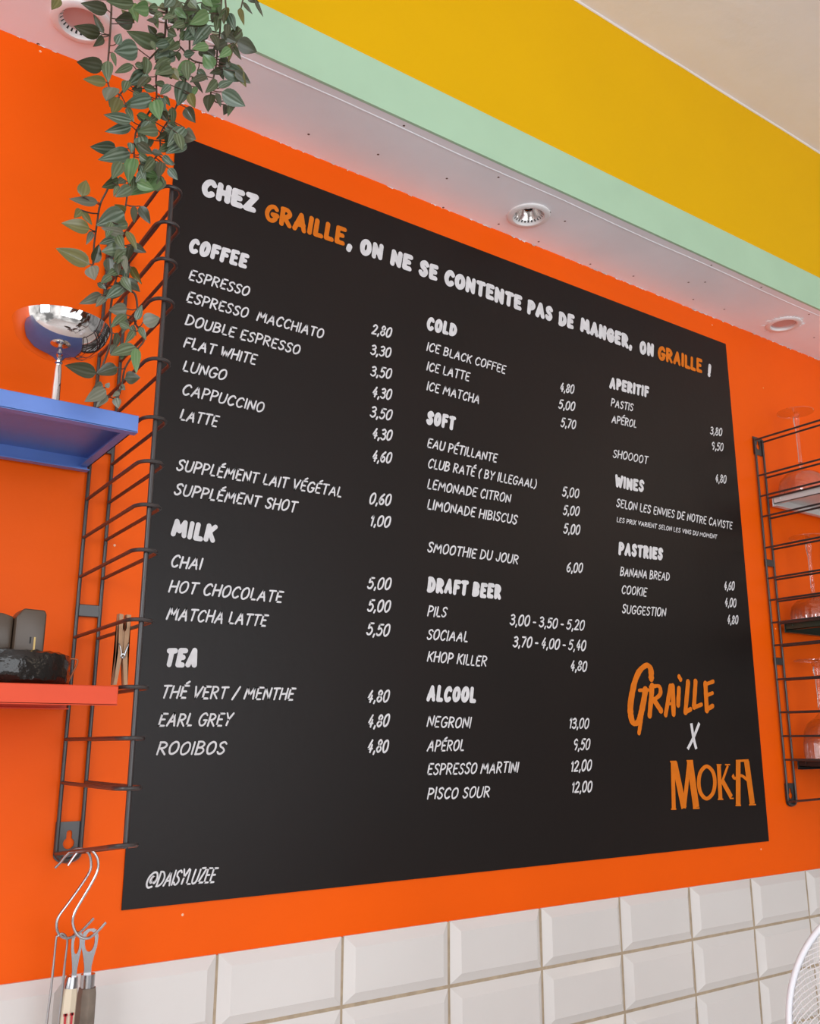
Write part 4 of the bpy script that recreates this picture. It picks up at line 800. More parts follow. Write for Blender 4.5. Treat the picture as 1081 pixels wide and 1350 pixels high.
def sp(k, *p): return (k, list(p))
G = {
 'A': (.60, [sp('l', (0, 0), (.33, 1), (.58, 0)), sp('l', (.09, .32), (.52, .36))]),
 'B': (.50, [sp('l', (.02, 0), (.02, 1)), sp('c', (0, 1), (.28, .99), (.44, .79), (.28, .57), (.06, .53)), sp('c', (.06, .53), (.36, .5), (.49, .27), (.33, .04), (0, 0))]),
 'C': (.50, [sp('c', (.50, .84), (.36, 1), (.13, .86), (0, .45), (.11, .08), (.30, 0), (.48, .15))]),
 'D': (.54, [sp('l', (.02, 0), (.02, 1)), sp('c', (0, 1), (.30, .95), (.53, .6), (.46, .22), (.22, .02), (0, 0))]),
 'E': (.42, [sp('l', (.44, 1), (.02, 1), (.02, 0), (.42, 0)), sp('l', (.02, .52), (.34, .53))]),
 'F': (.42, [sp('l', (.46, 1), (.02, 1), (.02, 0)), sp('l', (.02, .52), (.36, .53))]),
 'G': (.56, [sp('c', (.54, .85), (.38, 1), (.13, .86), (0, .45), (.12, .07), (.34, 0), (.52, .18), (.54, .42)), sp('l', (.36, .43), (.60, .43))]),
 'H': (.50, [sp('l', (0, 0), (0, 1)), sp('l', (.50, 0), (.50, 1)), sp('l', (0, .48), (.50, .53))]),
 'I': (.04, [sp('l', (.02, 0), (.02, 1))]),
 'J': (.38, [sp('c', (.36, 1), (.37, .35), (.26, .04), (.08, .05), (0, .22))]),
 'K': (.48, [sp('l', (.02, 0), (.02, 1)), sp('l', (.48, 1), (.02, .42)), sp('l', (.16, .56), (.50, 0))]),
 'L': (.36, [sp('l', (.02, 1), (.02, 0), (.38, 0))]),
 'M': (.74, [sp('l', (0, 0), (.09, 1), (.37, .30), (.66, 1), (.74, 0))]),
 'N': (.52, [sp('l', (0, 0), (.02, 1), (.50, 0), (.52, 1))]),
 'O': (.54, [sp('o', (.27, 1), (.06, .80), (0, .45), (.08, .08), (.26, 0), (.48, .2), (.54, .55), (.46, .90))]),
 'P': (.46, [sp('l', (.02, 0), (.02, 1)), sp('c', (0, 1), (.30, .98), (.47, .75), (.32, .5), (.02, .44))]),
 'R': (.50, [sp('l', (.02, 0), (.02, 1)), sp('c', (0, 1), (.30, .98), (.46, .77), (.32, .54), (.02, .48)), sp('l', (.16, .48), (.50, 0))]),
 'S': (.44, [sp('c', (.45, .86), (.30, 1), (.07, .87), (.10, .63), (.32, .46), (.42, .24), (.28, .02), (.10, .02), (0, .16))]),
 'T': (.48, [sp('l', (0, .98), (.52, 1)), sp('l', (.25, 1), (.23, 0))]),
 'U': (.50, [sp('c', (.01, 1), (0, .3), (.11, .03), (.30, .01), (.45, .16), (.50, .5), (.51, 1))]),
 'V': (.52, [sp('l', (0, 1), (.22, 0), (.54, 1))]),
 'W': (.74, [sp('l', (0, 1), (.15, 0), (.37, .75), (.56, 0), (.78, 1))]),
 'X': (.48, [sp('l', (0, 1), (.48, 0)), sp('l', (.50, 1), (0, 0))]),
 'Y': (.50, [sp('l', (0, 1), (.25, .46)), sp('l', (.54, 1), (.25, .46), (.20, 0))]),
 'Z': (.46, [sp('l', (.02, 1), (.48, 1), (0, 0), (.46, 0))]),
 '0': (.48, [sp('o', (.26, 1), (.06, .80), (0, .42), (.08, .06), (.24, 0), (.43, .2), (.48, .58), (.42, .92))]),
 '1': (.18, [sp('l', (0, .74), (.17, 1), (.14, 0))]),
 '2': (.44, [sp('c', (.03, .80), (.22, 1), (.43, .82), (.33, .48), (0, 0)), sp('l', (0, 0), (.44, .02))]),
 '3': (.42, [sp('c', (.03, .90), (.24, 1), (.41, .80), (.30, .60), (.14, .55)), sp('c', (.14, .55), (.40, .46), (.42, .16), (.20, 0), (0, .12))]),
 '4': (.46, [sp('l', (.32, 1), (.02, .28), (.46, .30)), sp('l', (.38, .60), (.30, 0))]),
 '5': (.44, [sp('l', (.46, 1), (.12, .99), (.06, .56)), sp('c', (.06, .56), (.30, .63), (.44, .36), (.30, .04), (.10, .01), (0, .12))]),
 '6': (.44, [sp('c', (.36, 1), (.10, .70), (0, .30), (.15, .02), (.36, .08), (.43, .32), (.27, .52), (.04, .36))]),
 '7': (.44, [sp('l', (0, 1), (.46, 1), (.14, 0))]),
 '8': (.44, [sp('o', (.22, .54), (.05, .76), (.22, 1), (.41, .78), (.22, .54), (0, .25), (.20, 0), (.44, .25))]),
 '9': (.44, [sp('c', (.42, .80), (.25, 1), (.02, .77), (.14, .50), (.38, .60), (.42, .80), (.38, .30), (.24, 0))]),
 ',': (.08, [sp('l', (.08, .08), (.02, -.16))]),
 '-': (.26, [sp('l', (0, .44), (.26, .44))]),
 '/': (.40, [sp('l', (0, -.05), (.40, 1.05))]),
 '(': (.18, [sp('c', (.22, 1.08), (.03, .65), (.04, .2), (.14, -.08))]),
 ')': (.18, [sp('c', (.06, 1.08), (.20, .65), (.16, .2), (-.02, -.08))]),
 '!': (.14, [sp('l', (.13, 1), (.06, .36)), sp('l', (.02, .02), (.03, .06))]),
 '@': (.90, [sp('c', (.60, .62), (.42, .68), (.30, .42), (.40, .26), (.58, .42), (.64, .66), (.60, .32), (.76, .24), (.90, .55), (.74, .92), (.42, .96), (.10, .66), (.04, .22), (.28, -.06), (.62, -.02))]),
}
G['É'] = (.42, G['E'][1] + [sp('l', (.20, 1.18), (.40, 1.34))])

def ribbon(bm, P, hw, closed, y, caps=True):
    """flat painted stroke on the wall plane; P in (x, z), hw(i, nx, nz) half width"""
    P = [Vector((p[0], p[1])) for p in P]; N = len(P); L_, R_ = [], []
    for i in range(N):
        if closed: t = P[(i + 1) % N] - P[i - 1]
        else: t = P[min(i + 1, N - 1)] - P[max(i - 1, 0)]
        if t.length < 1e-9: t = Vector((1, 0))
        t.normalize(); n = Vector((-t.y, t.x)); h = hw(i, n.x, n.y)
        L_.append(bm.verts.new((P[i].x + n.x * h, y, P[i].y + n.y * h))); R_.append(bm.verts.new((P[i].x - n.x * h, y, P[i].y - n.y * h)))
    for i in range(N if closed else N - 1):
        j = (i + 1) % N
        bm.faces.new((L_[i], L_[j], R_[j], R_[i]))
    if caps and not closed:
        for i, s in ((0, -1), (N - 1, 1)):
            t = (P[1] - P[0]) if i == 0 else (P[-1] - P[-2])
            a0 = math.atan2(t.y * s, t.x * s); n = Vector((-math.sin(a0), math.cos(a0))); h = hw(i, n.x, n.y)
            vs = [bm.verts.new((P[i].x + h * math.cos(a0 + math.pi * (q / 8 - .5)), y, P[i].y + h * math.sin(a0 + math.pi * (q / 8 - .5)))) for q in range(9)]
            bm.faces.new(vs)
def disc2(bm, c, r, y): bm.faces.new([bm.verts.new((c[0] + r * math.cos(a), y, c[1] + r * math.sin(a))) for a in [2 * math.pi * k / 14 for k in range(14)]])

STY = {   # cap height, stroke width / cap, slant, letter gap, word gap
 'slogan': (.0272, .285, .12, .035, .34), 'slogano': (.0285, .235, .12, .05, .34), 'head': (.0220, .265, .16, .04, .34),
 'item': (.0152, .142, .26, .15, .36), 'small': (.0088, .16, .24, .15, .36), 'price': (.0168, .142, .24, .14, .26), 'sign': (.0160, .12, .30, .10, .3)}
NAMES = {'slogan': 'slogan_lettering', 'slogano': 'slogan_lettering', 'head': 'heading_lettering', 'item': 'item_lettering', 'small': 'note_lettering', 'price': 'price_lettering', 'sign': 'signature_lettering'}
def painted_area(bm, caps_, cell, y):
    """one flat painted shape: the union of round-ended brush strokes (ax, az, bx, bz, r), outlined on a fine grid"""
    x0 = min(min(c[0], c[2]) - c[4] for c in caps_) - cell * 2; z0 = min(min(c[1], c[3]) - c[4] for c in caps_) - cell * 2
    F = {}
    for ax, az, bx, bz, r in caps_:
        dx, dz = bx - ax, bz - az; L2 = dx * dx + dz * dz or 1e-12; m = r + cell * 1.6
        for i in range(int((min(ax, bx) - m - x0) / cell), int((max(ax, bx) + m - x0) / cell) + 2):
            px = x0 + i * cell
            for j in range(int((min(az, bz) - m - z0) / cell), int((max(az, bz) + m - z0) / cell) + 2):
                pz = z0 + j * cell
                t = min(1, max(0, ((px - ax) * dx + (pz - az) * dz) / L2))
                d = math.hypot(px - ax - t * dx, pz - az - t * dz) - r
                if d < F.get((i, j), 9): F[(i, j)] = d
    V = {}
    def corner(i, j):
        k = (i, j)
        if k not in V: V[k] = bm.verts.new((x0 + i * cell, y, z0 + j * cell))
        return V[k]
    def cut(a, b):
        k = (min(a, b), max(a, b))
        if k not in V:
            fa, fb = F.get(k[0], 9 * cell), F.get(k[1], 9 * cell); t = fa / (fa - fb)
            t = min(.97, max(.03, t))
            V[k] = bm.verts.new((x0 + (k[0][0] + (k[1][0] - k[0][0]) * t) * cell, y, z0 + (k[0][1] + (k[1][1] - k[0][1]) * t) * cell))
        return V[k]
    for (i, j) in {(a - da, b - db) for (a, b) in F for da in (0, 1) for db in (0, 1)}:
        q = [(i, j), (i + 1, j), (i + 1, j + 1), (i, j + 1)]; ins = [F.get(k, 1) < 0 for k in q]
        if not any(ins): continue
        poly = []
        for k in range(4):
            if ins[k]: poly.append(corner(*q[k]))
            if ins[k] != ins[(k + 1) % 4]: poly.append(cut(q[k], q[(k + 1) % 4]))
        if len(poly) > 2: bm.faces.new(poly)
rl = random.Random(11)
YOFF = BY - .0006
def write(s, st, x0, z0, x1, z1):
    cap, wr, sl, gap, wg = STY[st]
    bold = wr > .2
    segs = []; x = 0; fx = 0          # x scales to fit the measured width, fx (gaps and stroke width) does not
    for ch in s:
        if ch == ' ':
            if bold: fx += wg * cap
            else: x += wg
            continue
        wd, strokes = G[ch]
        segs.append((x, fx, ch, strokes)); x += wd + (0 if bold else gap + wr * .5)
        if bold: fx += (gap + wr) * cap
    tot = max(.2, x - (0 if bold else gap + wr * .5))
    fx = max(0, fx - (gap + wr) * cap) if bold else 0
    ca = cap * (1 - wr) if bold else cap * (1 - wr)
    W = x1 - x0
    k = (W - fx - cap * wr - (0 if len(s) == 1 else sl * ca * .55)) / tot
    if len(s) == 1: k = ca
    bm = B(); hwid = cap * wr / 2; lay = 0; caps_ = []
    for gx, gf, ch, strokes in segs:
        jz, js, jr = rl.uniform(-.03, .03), rl.uniform(.96, 1.04), rl.uniform(-.03, .03)
        for kind, pts in strokes:
            q = []
            for px, pz in pts:
                zz = pz * js + jz
                xx = x0 + hwid + gf + (gx + px) * k + sl * ca * zz + jr * ca * (pz - .5)
                t = (xx - x0) / max(W, 1e-6)
                q.append(Vector((xx, z0 + (z1 - z0) * t + hwid + zz * ca)))
            y = YOFF - lay * .000012; lay += 1
            f = rl.uniform(.92, 1.08)
            if bold:
                P = catmull(q, 5, kind == 'o') if kind in 'co' else q
                if kind == 'o': P = list(P) + [P[0]]
                caps_ += [(a[0], a[1], b[0], b[1], hwid * f) for a, b in zip(P[:-1], P[1:])]
                continue
            if kind == 'l':
                for a, b in zip(q[:-1], q[1:]):
                    P = [Vector(a).lerp(Vector(b), u / 4) for u in range(5)]
                    ribbon(bm, P, lambda i, nx, nz: hwid * f * (1.06 - .10 * abs(i - 2) / 2 if not bold else 1), False, y)
            else:
                P = catmull(q, 7, kind == 'o')
                ribbon(bm, P, lambda i, nx, nz: hwid * f, kind == 'o', y)
    if bold: painted_area(bm, caps_, cap / 24, YOFF)
    m = M['orange_letter'] if st == 'slogano' else M['white_paint']
    o = obj(NAMES[st], bm, m, menu, recalc=False)
    o['label'] = ('orange' if st == 'slogano' else 'white') + ' lettering reading ' + ' '.join(s.split())
for row in TEXT: write(*row)
def logo(name, strokes, m, label):
    bm = B(); lay = 0
    rr = random.Random(2)
    for kind, wpx, pts in strokes:
        n = max(4, len(pts) * 5)
        P = catmull(pts, 8, kind == 'o') if kind in 'co' else [Vector(pts[0]).lerp(Vector(pts[1]), u / 5) for u in range(6)] if len(pts) == 2 else catmull(pts, 5)
        rough = name == 'brush_logo'
        w0 = wpx
        def hw(i, nx, nz): return .5 * w0 * math.hypot(nx * .00191, nz * .00121) * (rr.uniform(.9, 1.08) if rough else 1)
        ribbon(bm, P, hw, kind == 'o', YOFF - lay * .000012, caps=rough); lay += 1
    o = obj(name, bm, m, menu, recalc=False); o['label'] = label
logo('brush_logo', LOGO_G, M['orange_letter'], 'orange brush lettering reading GRAILLE')
logo('cross_mark', LOGO_X, M['white_paint'], 'white letter X between the two logos')
logo('serif_logo', LOGO_M, M['orange_letter'], 'orange serif lettering reading MOKA')

# ------------------------------------------------------------------ wire shelf ladders
def keyhole_plate(bm, xa, xb, za, zb, y, hole=True, round_end=None):
    cx, cz = (xa + xb) / 2, (za + zb) / 2; w2, h2 = (xb - xa) / 2, (zb - za) / 2
    out = []
    if round_end == 'b': out = [(xb, zb), (xa, zb)] + [(cx - w2 * math.cos(a), za + w2 * .6 - w2 * .6 * math.sin(a)) for a in [math.pi * k / 10 for k in range(11)]]
    elif round_end == 't': out = [(xa, za), (xb, za)] + [(cx + w2 * math.cos(a), zb - w2 * .6 + w2 * .6 * math.sin(a)) for a in [math.pi * k / 10 for k in range(11)]]
    else: out = [(xa, za), (xb, za), (xb, zb), (xa, zb)]
    inn = []
    if hole:
        r1, r2 = w2 * .40, w2 * .20
        inn = [[(cx + r1 * math.sin(a), cz - h2 * .1 - r1 * math.cos(a)) for a in [math.radians(-155 + 310 * k / 14) for k in range(15)]][::1] + [(cx - r2 * .0 + r2 * math.sin(a), cz + h2 * .42 + r2 * math.cos(a)) for a in [math.radians(70 - 140 * k / 6) for k in range(7)]]]
        inn = [[(cx + r1 * math.cos(a), cz - h2 * .05 + r1 * math.sin(a)) for a in [math.radians(120 + 300 * k / 14) for k in range(15)]] + [(cx + r2 * math.cos(a), cz + h2 * .45 + r2 * math.sin(a)) for a in [math.radians(0 + 180 * k / 6) for k in range(7)]]]
    plate(bm, out, inn, .0012, lambda u, v, t: Vector((u, y - t, v)))
def ladder(label, xl, xr, zs, ztop, zbot, mids, base_z):
    t = thing('wire_shelf_ladder', label, 'shelf ladder', ((xl + xr) / 2, .996, base_z), 'black wire ladders carrying the wall shelves')
    xc = (xl + xr) / 2; yw = .9955
    for x in (xl, xr):
        bm = B(); tube(bm, [(x, yw, zbot + .006), (x, yw, ztop - .004)], .0021, 10); obj('wall_rail', bm, M['wire'], t, True)
    bm = B(); tube(bm, [(xc, .8243, zs[-1] - .003), (xc, .8243, zs[0] + .003)], .0024, 10); obj('front_rail', bm, M['wire'], t, True)
    for z in zs:
        dz = .0235 if z == zs[-1] else .002
        bm = B(); P = fillet([(xl, yw, z - dz), (xl, .829, z - dz * .06), (xl + .006, .8195, z), (xr - .006, .8195, z), (xr, .829, z - dz * .06), (xr, yw, z - dz)], .006, 5)
        tube(bm, P, .0019, 9); obj('rung', bm, M['wire'], t, True)
    bm = B(); keyhole_plate(bm, xl - .002, xr + .002, zbot - .006, zbot + .034, .9985, True, 'b')
    a = [(xl, yw, zbot + .008)] + [((xl + xr) / 2 - (xr - xl) / 2 * math.cos(q), yw, zbot + .008 - .011 * math.sin(q)) for q in [math.pi * k / 10 for k in range(1, 10)]] + [(xr, yw, zbot + .008)]
    tube(bm, a, .0024, 8); obj('mounting_plate', bm, M['wire'], t, True)
    bm = B(); keyhole_plate(bm, xl - .002, xr + .002, ztop - .036, ztop, .9985, True, None); obj('mounting_plate', bm, M['wire'], t)
    for z in mids:
        bm = B(); box(bm, (xl - .001, .9945, z - .0065), (xr + .001, .9985, z + .0065), .0008); obj('bracket', bm, M['wire'], t)
    return t
LZ = [.5445, .504, .463, .4195, .3555, .2955, .2515, .209, .166, .1015, .0413, -.0031, -.0457, -.0925]
ladder('black wire shelf ladder left of the menu board, carrying the blue and red shelves', .2665, .2905, LZ, .562, -.120, (.1285, .312), -.12)
RZ = [.556, .484, .4432, .4034, .3433, .2852, .2444, .2027, .1613, .1001, .0418, .0002, -.0405, -.0905]
ladder('black wire shelf ladder right of the menu board, in front of the upturned glasses', 1.5115, 1.5365, RZ, .562, -.117, (.1313, .314), -.12)

def shelf(label, xa, xb, z, m, flip=False):
    t = thing('metal_shelf', label, 'shelf', ((xa + xb) / 2, .905, z), 'enamelled metal wall shelves')
    yf, yb, h, th = .8235, .9885, .0170, .0012
    bm = B(); box(bm, (xa, yf, z - th), (xb, yb, z), .0005); obj('shelf_plate', bm, m, t)
    bm = B(); box(bm, (xa, yf, z - h), (xb, yf + th, z), .0006); box(bm, (xa, yf, z - h), (xb, yf + .010, z - h + th)); obj('front_lip', bm, m, t)
    bm = B(); box(bm, (xa, yb - th, z - h), (xb, yb, z), .0006); box(bm, (xa, yb - .010, z - h), (xb, yb, z - h + th)); obj('rear_lip', bm, m, t)
    for x, s in ((xa, 1), (xb, -1)):
        bm = B(); x2 = x + s * th; box(bm, (min(x, x2), yf + .004, z - h * .72), (max(x, x2), yb - .004, z)); x3 = x + s * .009
        box(bm, (min(x, x3), yf + .004, z - h * .72), (max(x, x3), yb - .004, z - h * .72 + th)); obj('side_lip', bm, m, t)
    for x, s in ((xa, -1), (xb, 1)):
        for y in (yf + .018, yb - .018):
            bm = B(); tube(bm, [(x - s * .001, y, z - .006), (x + s * .0016, y, z - .0055), (x + s * .0018, y, z - .003)], .0008, 6)
            obj('hook_tab', bm, m, t, True)
    return t
shelf('blue enamelled metal shelf holding the steel dessert cup', -.34, .2620, .2950, M['blue'])
shelf('red enamelled metal shelf holding the black wrapped roll', -.34, .2620, .0417, M['red'])
shelf('white metal shelf on the right wire ladder, topmost of three', 1.5392, 2.15, .4432 - .002, M['white_metal'])
shelf('dark green metal shelf on the right wire ladder, middle of three', 1.5392, 2.15, .2027 - .002, M['dark_green'])
shelf('black metal shelf on the right wire ladder, lowest of three', 1.5392, 2.15, -.0405 - .002, M['black_metal'])

# ------------------------------------------------------------------ things on the shelves
def steel_cup():
    x, y, z = .1955, .872, .2950
    t = thing('dessert_cup', 'polished steel dessert cup on a thin stem on the blue shelf', 'dessert cup', (x, y, z))
    bm = B(); lathe(bm, [(0, .0016), (.006, .0022), (.022, .0012), (.026, .0), (0, .0)], (x, y, z), 40); obj('foot', bm, M['steel'], t, True)
    bm = B(); lathe(bm, [(.0062, .0018), (.0045, .006), (.0040, .03), (.0036, .046), (.0028, .053), (.0040, .0545), (.0028, .0565), (.0060, .0595), (.011, .0610)], (x, y, z), 28); obj('stem', bm, M['steel'], t, True)
    bm = B()
    o = [(a, b - .0115) for a, b in ((0, .0722), (.012, .0726), (.024, .0760), (.034, .0825), (.041, .0910), (.0440, .0990), (.0455, .1050))]
    i = [(a, b - .0115) for a, b in ((.0445, .1055), (.0428, .0990), (.0400, .0920), (.033, .0838), (.023, .0775), (.012, .0742), (0, .0738))]
    lathe(bm, o + i, (x, y, z), 96); obj('bowl', bm, M['steel'], t, True)
steel_cup()

def roll():
    x, y, z, r, h = .1700, .900, .0421, .0660, .0285
    bm = B()
    rr = random.Random(9); n = 72; prof = [(.93, 0), (1.0, .004), (1.01, .010), (1.0, .016), (1.01, .022), (.985, .0275), (.90, .0295), (.5, .029), (0, .029)]
    rings = []
    for q, hh in prof:
        if q == 0: rings.append([bm.verts.new((x, y, z + hh))]); continue
        rings.append([bm.verts.new((x + r * q * (1 + rr.uniform(-.012, .012)) * math.cos(2 * math.pi * k / n), y + r * q * (1 + rr.uniform(-.012, .012)) * math.sin(2 * math.pi * k / n), z + hh + (rr.uniform(-.0009, .0009) if hh > 0 else 0))) for k in range(n)])
    for a, b in zip(rings[:-1], rings[1:]):
        for k in range(n):
            if len(b) == 1: bm.faces.new((a[k], a[(k + 1) % n], b[0]))
            else: bm.faces.new((a[k], a[(k + 1) % n], b[(k + 1) % n], b[k]))
    bm.faces.new(rings[0][::-1])
    t = thing('wrapped_roll', 'low round roll in crumpled glossy black film on the red shelf', 'roll', (x, y, z))
    obj('roll_body', bm, M['glossy_black'], t, True)
    bm = B()
    P = [(.2345, .893, .0430), (.2400, .893, .0560), (.2436, .893, .0668), (.2410, .893, .0690), (.2365, .893, .0690)]
    tube(bm, catmull(P, 6), .0008, 6); obj('loose_film_edge', bm, M['amber'], t, True)
    bm = B()      # block standing on the roll, chamfered towards its left side
    z0 = z + .0285
    out = [(.1822, .0), (.2080, .0), (.2080, .0365), (.2060, .0400), (.1880, .0405), (.1822, .0330)]
    t2 = thing('plastic_block', 'upright black plastic block with a slot and yellow strip standing on the wrapped roll', 'plastic block', (.195, .90, z0))
    f = [bm.verts.new((a, .876, z0 + b)) for a, b in out]; g = [bm.verts.new((a + (.0 if a > .19 else -.000), .905, z0 + b)) for a, b in out]
    bm.faces.new(f); bm.faces.new(g)
    for k in range(len(out)): bm.faces.new((f[k], f[(k + 1) % len(out)], g[(k + 1) % len(out)], g[k]))
    bmesh.ops.bevel(bm, geom=bm.edges[:], offset=.0016, segments=3, affect='EDGES', profile=.5)
    obj('block_body', bm, M['black_plastic'], t2, True)
    bm = B(); box(bm, (.1985, .8755, z0 + .001), (.2000, .877, z0 + .0150)); obj('yellow_strip', bm, M['gold'], t2)
    bm = B(); box(bm, (.1950, .8756, z0 + .009), (.1962, .877, z0 + .0150)); obj('slot', bm, M['dark'], t2)
    bm = B()      # second half behind, reaching out of the picture to the left
    o2 = [(.128, .0), (.1815, .0), (.1815, .0330), (.172, .0360), (.128, .0370)]
    f = [bm.verts.new((a, .884, z0 + b)) for a, b in o2]; g = [bm.verts.new((a, .912, z0 + b)) for a, b in o2]
    bm.faces.new(f); bm.faces.new(g)
    for k in range(len(o2)): bm.faces.new((f[k], f[(k + 1) % len(o2)], g[(k + 1) % len(o2)], g[k]))
    bmesh.ops.bevel(bm, geom=bm.edges[:], offset=.0016, segments=2, affect='EDGES', profile=.5)
    obj('block_side', bm, M['black_plastic'], t2, True)
roll()

def goblet(label, x, y, z, rb, hb, H, rf, stem, facets=False):
    """wine glass standing upside down: rim at z, foot on top"""
    t = thing('upturned_glass', label, 'glass', (x, y, z), 'upturned glasses on the right shelves')
    n = 48
    th = .0011
    o = [(rb * .96, 0), (rb, hb * .18), (rb * .985, hb * .40), (rb * .90, hb * .66), (rb * .68, hb * .86), (rb * .36, hb * .97), (stem * 2.0, hb * 1.03)]
    i = [(max(r - th, 0), max(h - (0 if k == 0 else th), 0)) for k, (r, h) in enumerate(o[:-1])]
    bm = B(); lathe(bm, [(0, hb * .97 - th * 2)] + i[::-1] + o + [(stem * 1.25, hb + .006), (stem, hb + .016), (0, hb + .016)], (x, y, z), n)
    if facets:
        for v in bm.verts:
            a = math.atan2(v.co.y - y, v.co.x - x); d = math.hypot(v.co.x - x, v.co.y - y); hz = v.co.z - z
            if d > rb * .6 and hz < hb * .85:
                k = 1 - .05 * (.5 + .5 * math.cos(a * 24)); v.co.x = x + (v.co.x - x) * k; v.co.y = y + (v.co.y - y) * k
    obj('bowl', bm, M['thin_glass'], t, True)
    bm = B(); zt = H - .012
    lathe(bm, [(0, hb + .0165), (stem, hb + .0165), (stem * .85, hb + (zt - hb) * .45), (stem * .95, hb + (zt - hb) * .75), (stem * 1.6, zt - .006), (stem * 1.35, zt), (0, zt)], (x, y, z), 24); obj('stem', bm, M['glass'], t, True)
    bm = B(); lathe(bm, [(0, zt + .0003), (stem * 1.4, zt + .0003), (stem * 2.2, H - .0055), (rf * .6, H - .0032), (rf, H - .0018), (rf, H), (0, H)], (x, y, z), n); obj('foot', bm, M['thin_glass'], t, True)
ZS = (.4412, .2007, -.0425)
goblet('upturned coupe glass alone on the white shelf', 1.590, .953, ZS[0], .0450, .0540, .1740, .0340, .0034)
goblet('upturned ribbed glass on the dark green shelf, nearer the ladder', 1.587, .953, ZS[1], .0440, .0500, .1640, .0330, .0034, True)
goblet('upturned glass on the dark green shelf, at the picture edge', 1.700, .940, ZS[1], .0420, .0500, .1600, .0330, .0034, True)
goblet('upturned tall wine glass on the black lowest shelf', 1.5765, .956, ZS[2], .0350, .0740, .1760, .0375, .0040)

# clothes peg clipped on a rung
def peg():
    t = thing('clothes_peg', 'weathered wooden clothes peg clipped to a wire rung above the red shelf', 'clothes peg', (.2838, .892, .046))
    y0, y1 = .8865, .8945
    for pts in ([(.2775, .1140), (.2815, .1135), (.2818, .1000), (.2835, .0965), (.2832, .0735), (.2800, .0462), (.2768, .0460), (.2790, .0760)],
                [(.2890, .1135), (.2850, .1137), (.2855, .1000), (.2840, .0965), (.2838, .0735), (.2872, .0462), (.2905, .0465), (.2882, .0760)]):
        bm = B(); f = [bm.verts.new((a, y0, b)) for a, b in pts]; g = [bm.verts.new((a, y1, b)) for a, b in pts]
        bm.faces.new(f); bm.faces.new(g)
        for k in range(8): bm.faces.new((f[k], f[(k + 1) % 8], g[(k + 1) % 8], g[k]))
        bmesh.ops.triangulate(bm, faces=[q for q in bm.faces if len(q.verts) > 4])
        obj('peg_half', bm, M['pin_wood'], t)
    bm = B()
    tube(bm, [(.2836 + .0018 * math.cos(a), y0 - .0012 + .0016 * a / 12, .0735 + .0018 * math.sin(a)) for a in [k * .45 for k in range(42)]], .0008, 6)
    tube(bm, catmull([(.2850, y0 - .001, .0742), (.2862, y0 - .0014, .0790), (.2882, y0 - .0012, .0850), (.2888, y0 + .002, .0868)], 5), .0008, 6)
    tube(bm, catmull([(.2822, y0 - .001, .0745), (.2812, y0 - .0012, .0790), (.2795, y0 - .001, .0840), (.2788, y0 + .002, .0862)], 5), .0005, 6)
    obj('spring', bm, M['hook_steel'], t, True)
peg()

# hooks and tools hanging from the lowest rung
def hook(label, P):
    bm = B(); tube(bm, catmull(P, 5), .0013, 9)
    tag(obj('s_hook', bm, M['hook_steel'], None, True, base=P[len(P) // 2]), label, 'hook', 'steel hooks on the lowest rung')
hook('steel S hook on the lowest rung, nearer the wall, with a wire handle', HOOK_REAR)
hook('steel S hook on the lowest rung, nearer the room, holding the wooden opener', HOOK_FRONT)

bm = B()
P = [(.2570, .945, -.330), (.2576, .945, -.290)] + [(a, .945, c) for a, b, c in WIRE_LOOP] + [(.2685, .945, -.290), (.2690, .945, -.330)]
tube(bm, catmull(P, 6), .0011, 8)
o = obj('wire_utensil', bm, M['hook_steel'], None, True, base=(.263, .945, -.33)); tag(o, 'long looped steel wire handle hanging left of the bottle openers', 'utensil')

def opener(label, y, head, neck, fer, handle, mh, letters=False):
    """flat steel opener head with an eye, ferrule and eight-sided handle, hanging down"""
    t = thing('bottle_opener', label, 'bottle opener', (handle[0][0], y, handle[1][1]), 'bottle openers on the hooks')
    bm = B()
    plate(bm, head[0], [head[1]], .0016, lambda u, v, q: Vector((u, y - .0008 + q, v)))
    obj('opener_head', bm, M['hook_steel'], t)
    bm = B(); (xa, za, ra), (xb, zb, rb_) = fer
    tube(bm, [(xa, y, za), (xa * .7 + xb * .3, y, za * .7 + zb * .3), (xb, y, zb)], lambda q: ra + (rb_ - ra) * q, 20); obj('ferrule', bm, M['hook_steel'], t, True)
    bm = B(); a, b = Vector((handle[0][0], y, handle[0][1])), Vector((handle[1][0], y, handle[1][1]))
    tube(bm, [a, a.lerp(b, .06), a.lerp(b, .5), a.lerp(b, .94), b], lambda q: handle[2] * (1 + .22 * math.sin(q * 2.6)), 8)
    obj('handle', bm, mh, t)
    if letters:
        bm = B()
        for u0, z0 in ((.2728, -.2500), (.2786, -.2500)):
            box(bm, (u0 - .0008, y - .0089, z0 - .018), (u0 + .0008, y - .0070, z0)); box(bm, (u0 - .0016, y - .0089, z0 - .0018), (u0 + .0016, y - .0070, z0))
        obj('red_print', bm, M['red_paint'], t)
def eye(cx, zt, zb, w1, w2, eh, ew):
    """outline of a forked eye tapering to a neck, and the eye's hole"""
    L_ = zt - zb
    right = [(.35, 0), (.85, -.06), (1.0, -.20), (.92, -.38), (.62, -.60), (.42, -.80), (.46, -1.0)]
    out = [(cx + w1 * a, zt + L_ * b) for a, b in right] + [(cx - w1 * a, zt + L_ * b) for a, b in right[::-1]]
    hole = [(cx + ew * math.cos(q), zt - L_ * .27 + eh * math.sin(q)) for q in [2 * math.pi * k / 18 for k in range(18)]]
    return out, hole
opener('bottle opener with a cream handle and red print, left of the grey wooden one', .948, eye(.2800, -.1815, -.2235, .0052, 0, .0085, .0026), None, ((.2782, -.2205, .0052), (.2775, -.2300, .0064)), ((.2773, -.2300), (.2730, -.335), .0066), M['cream'], True)
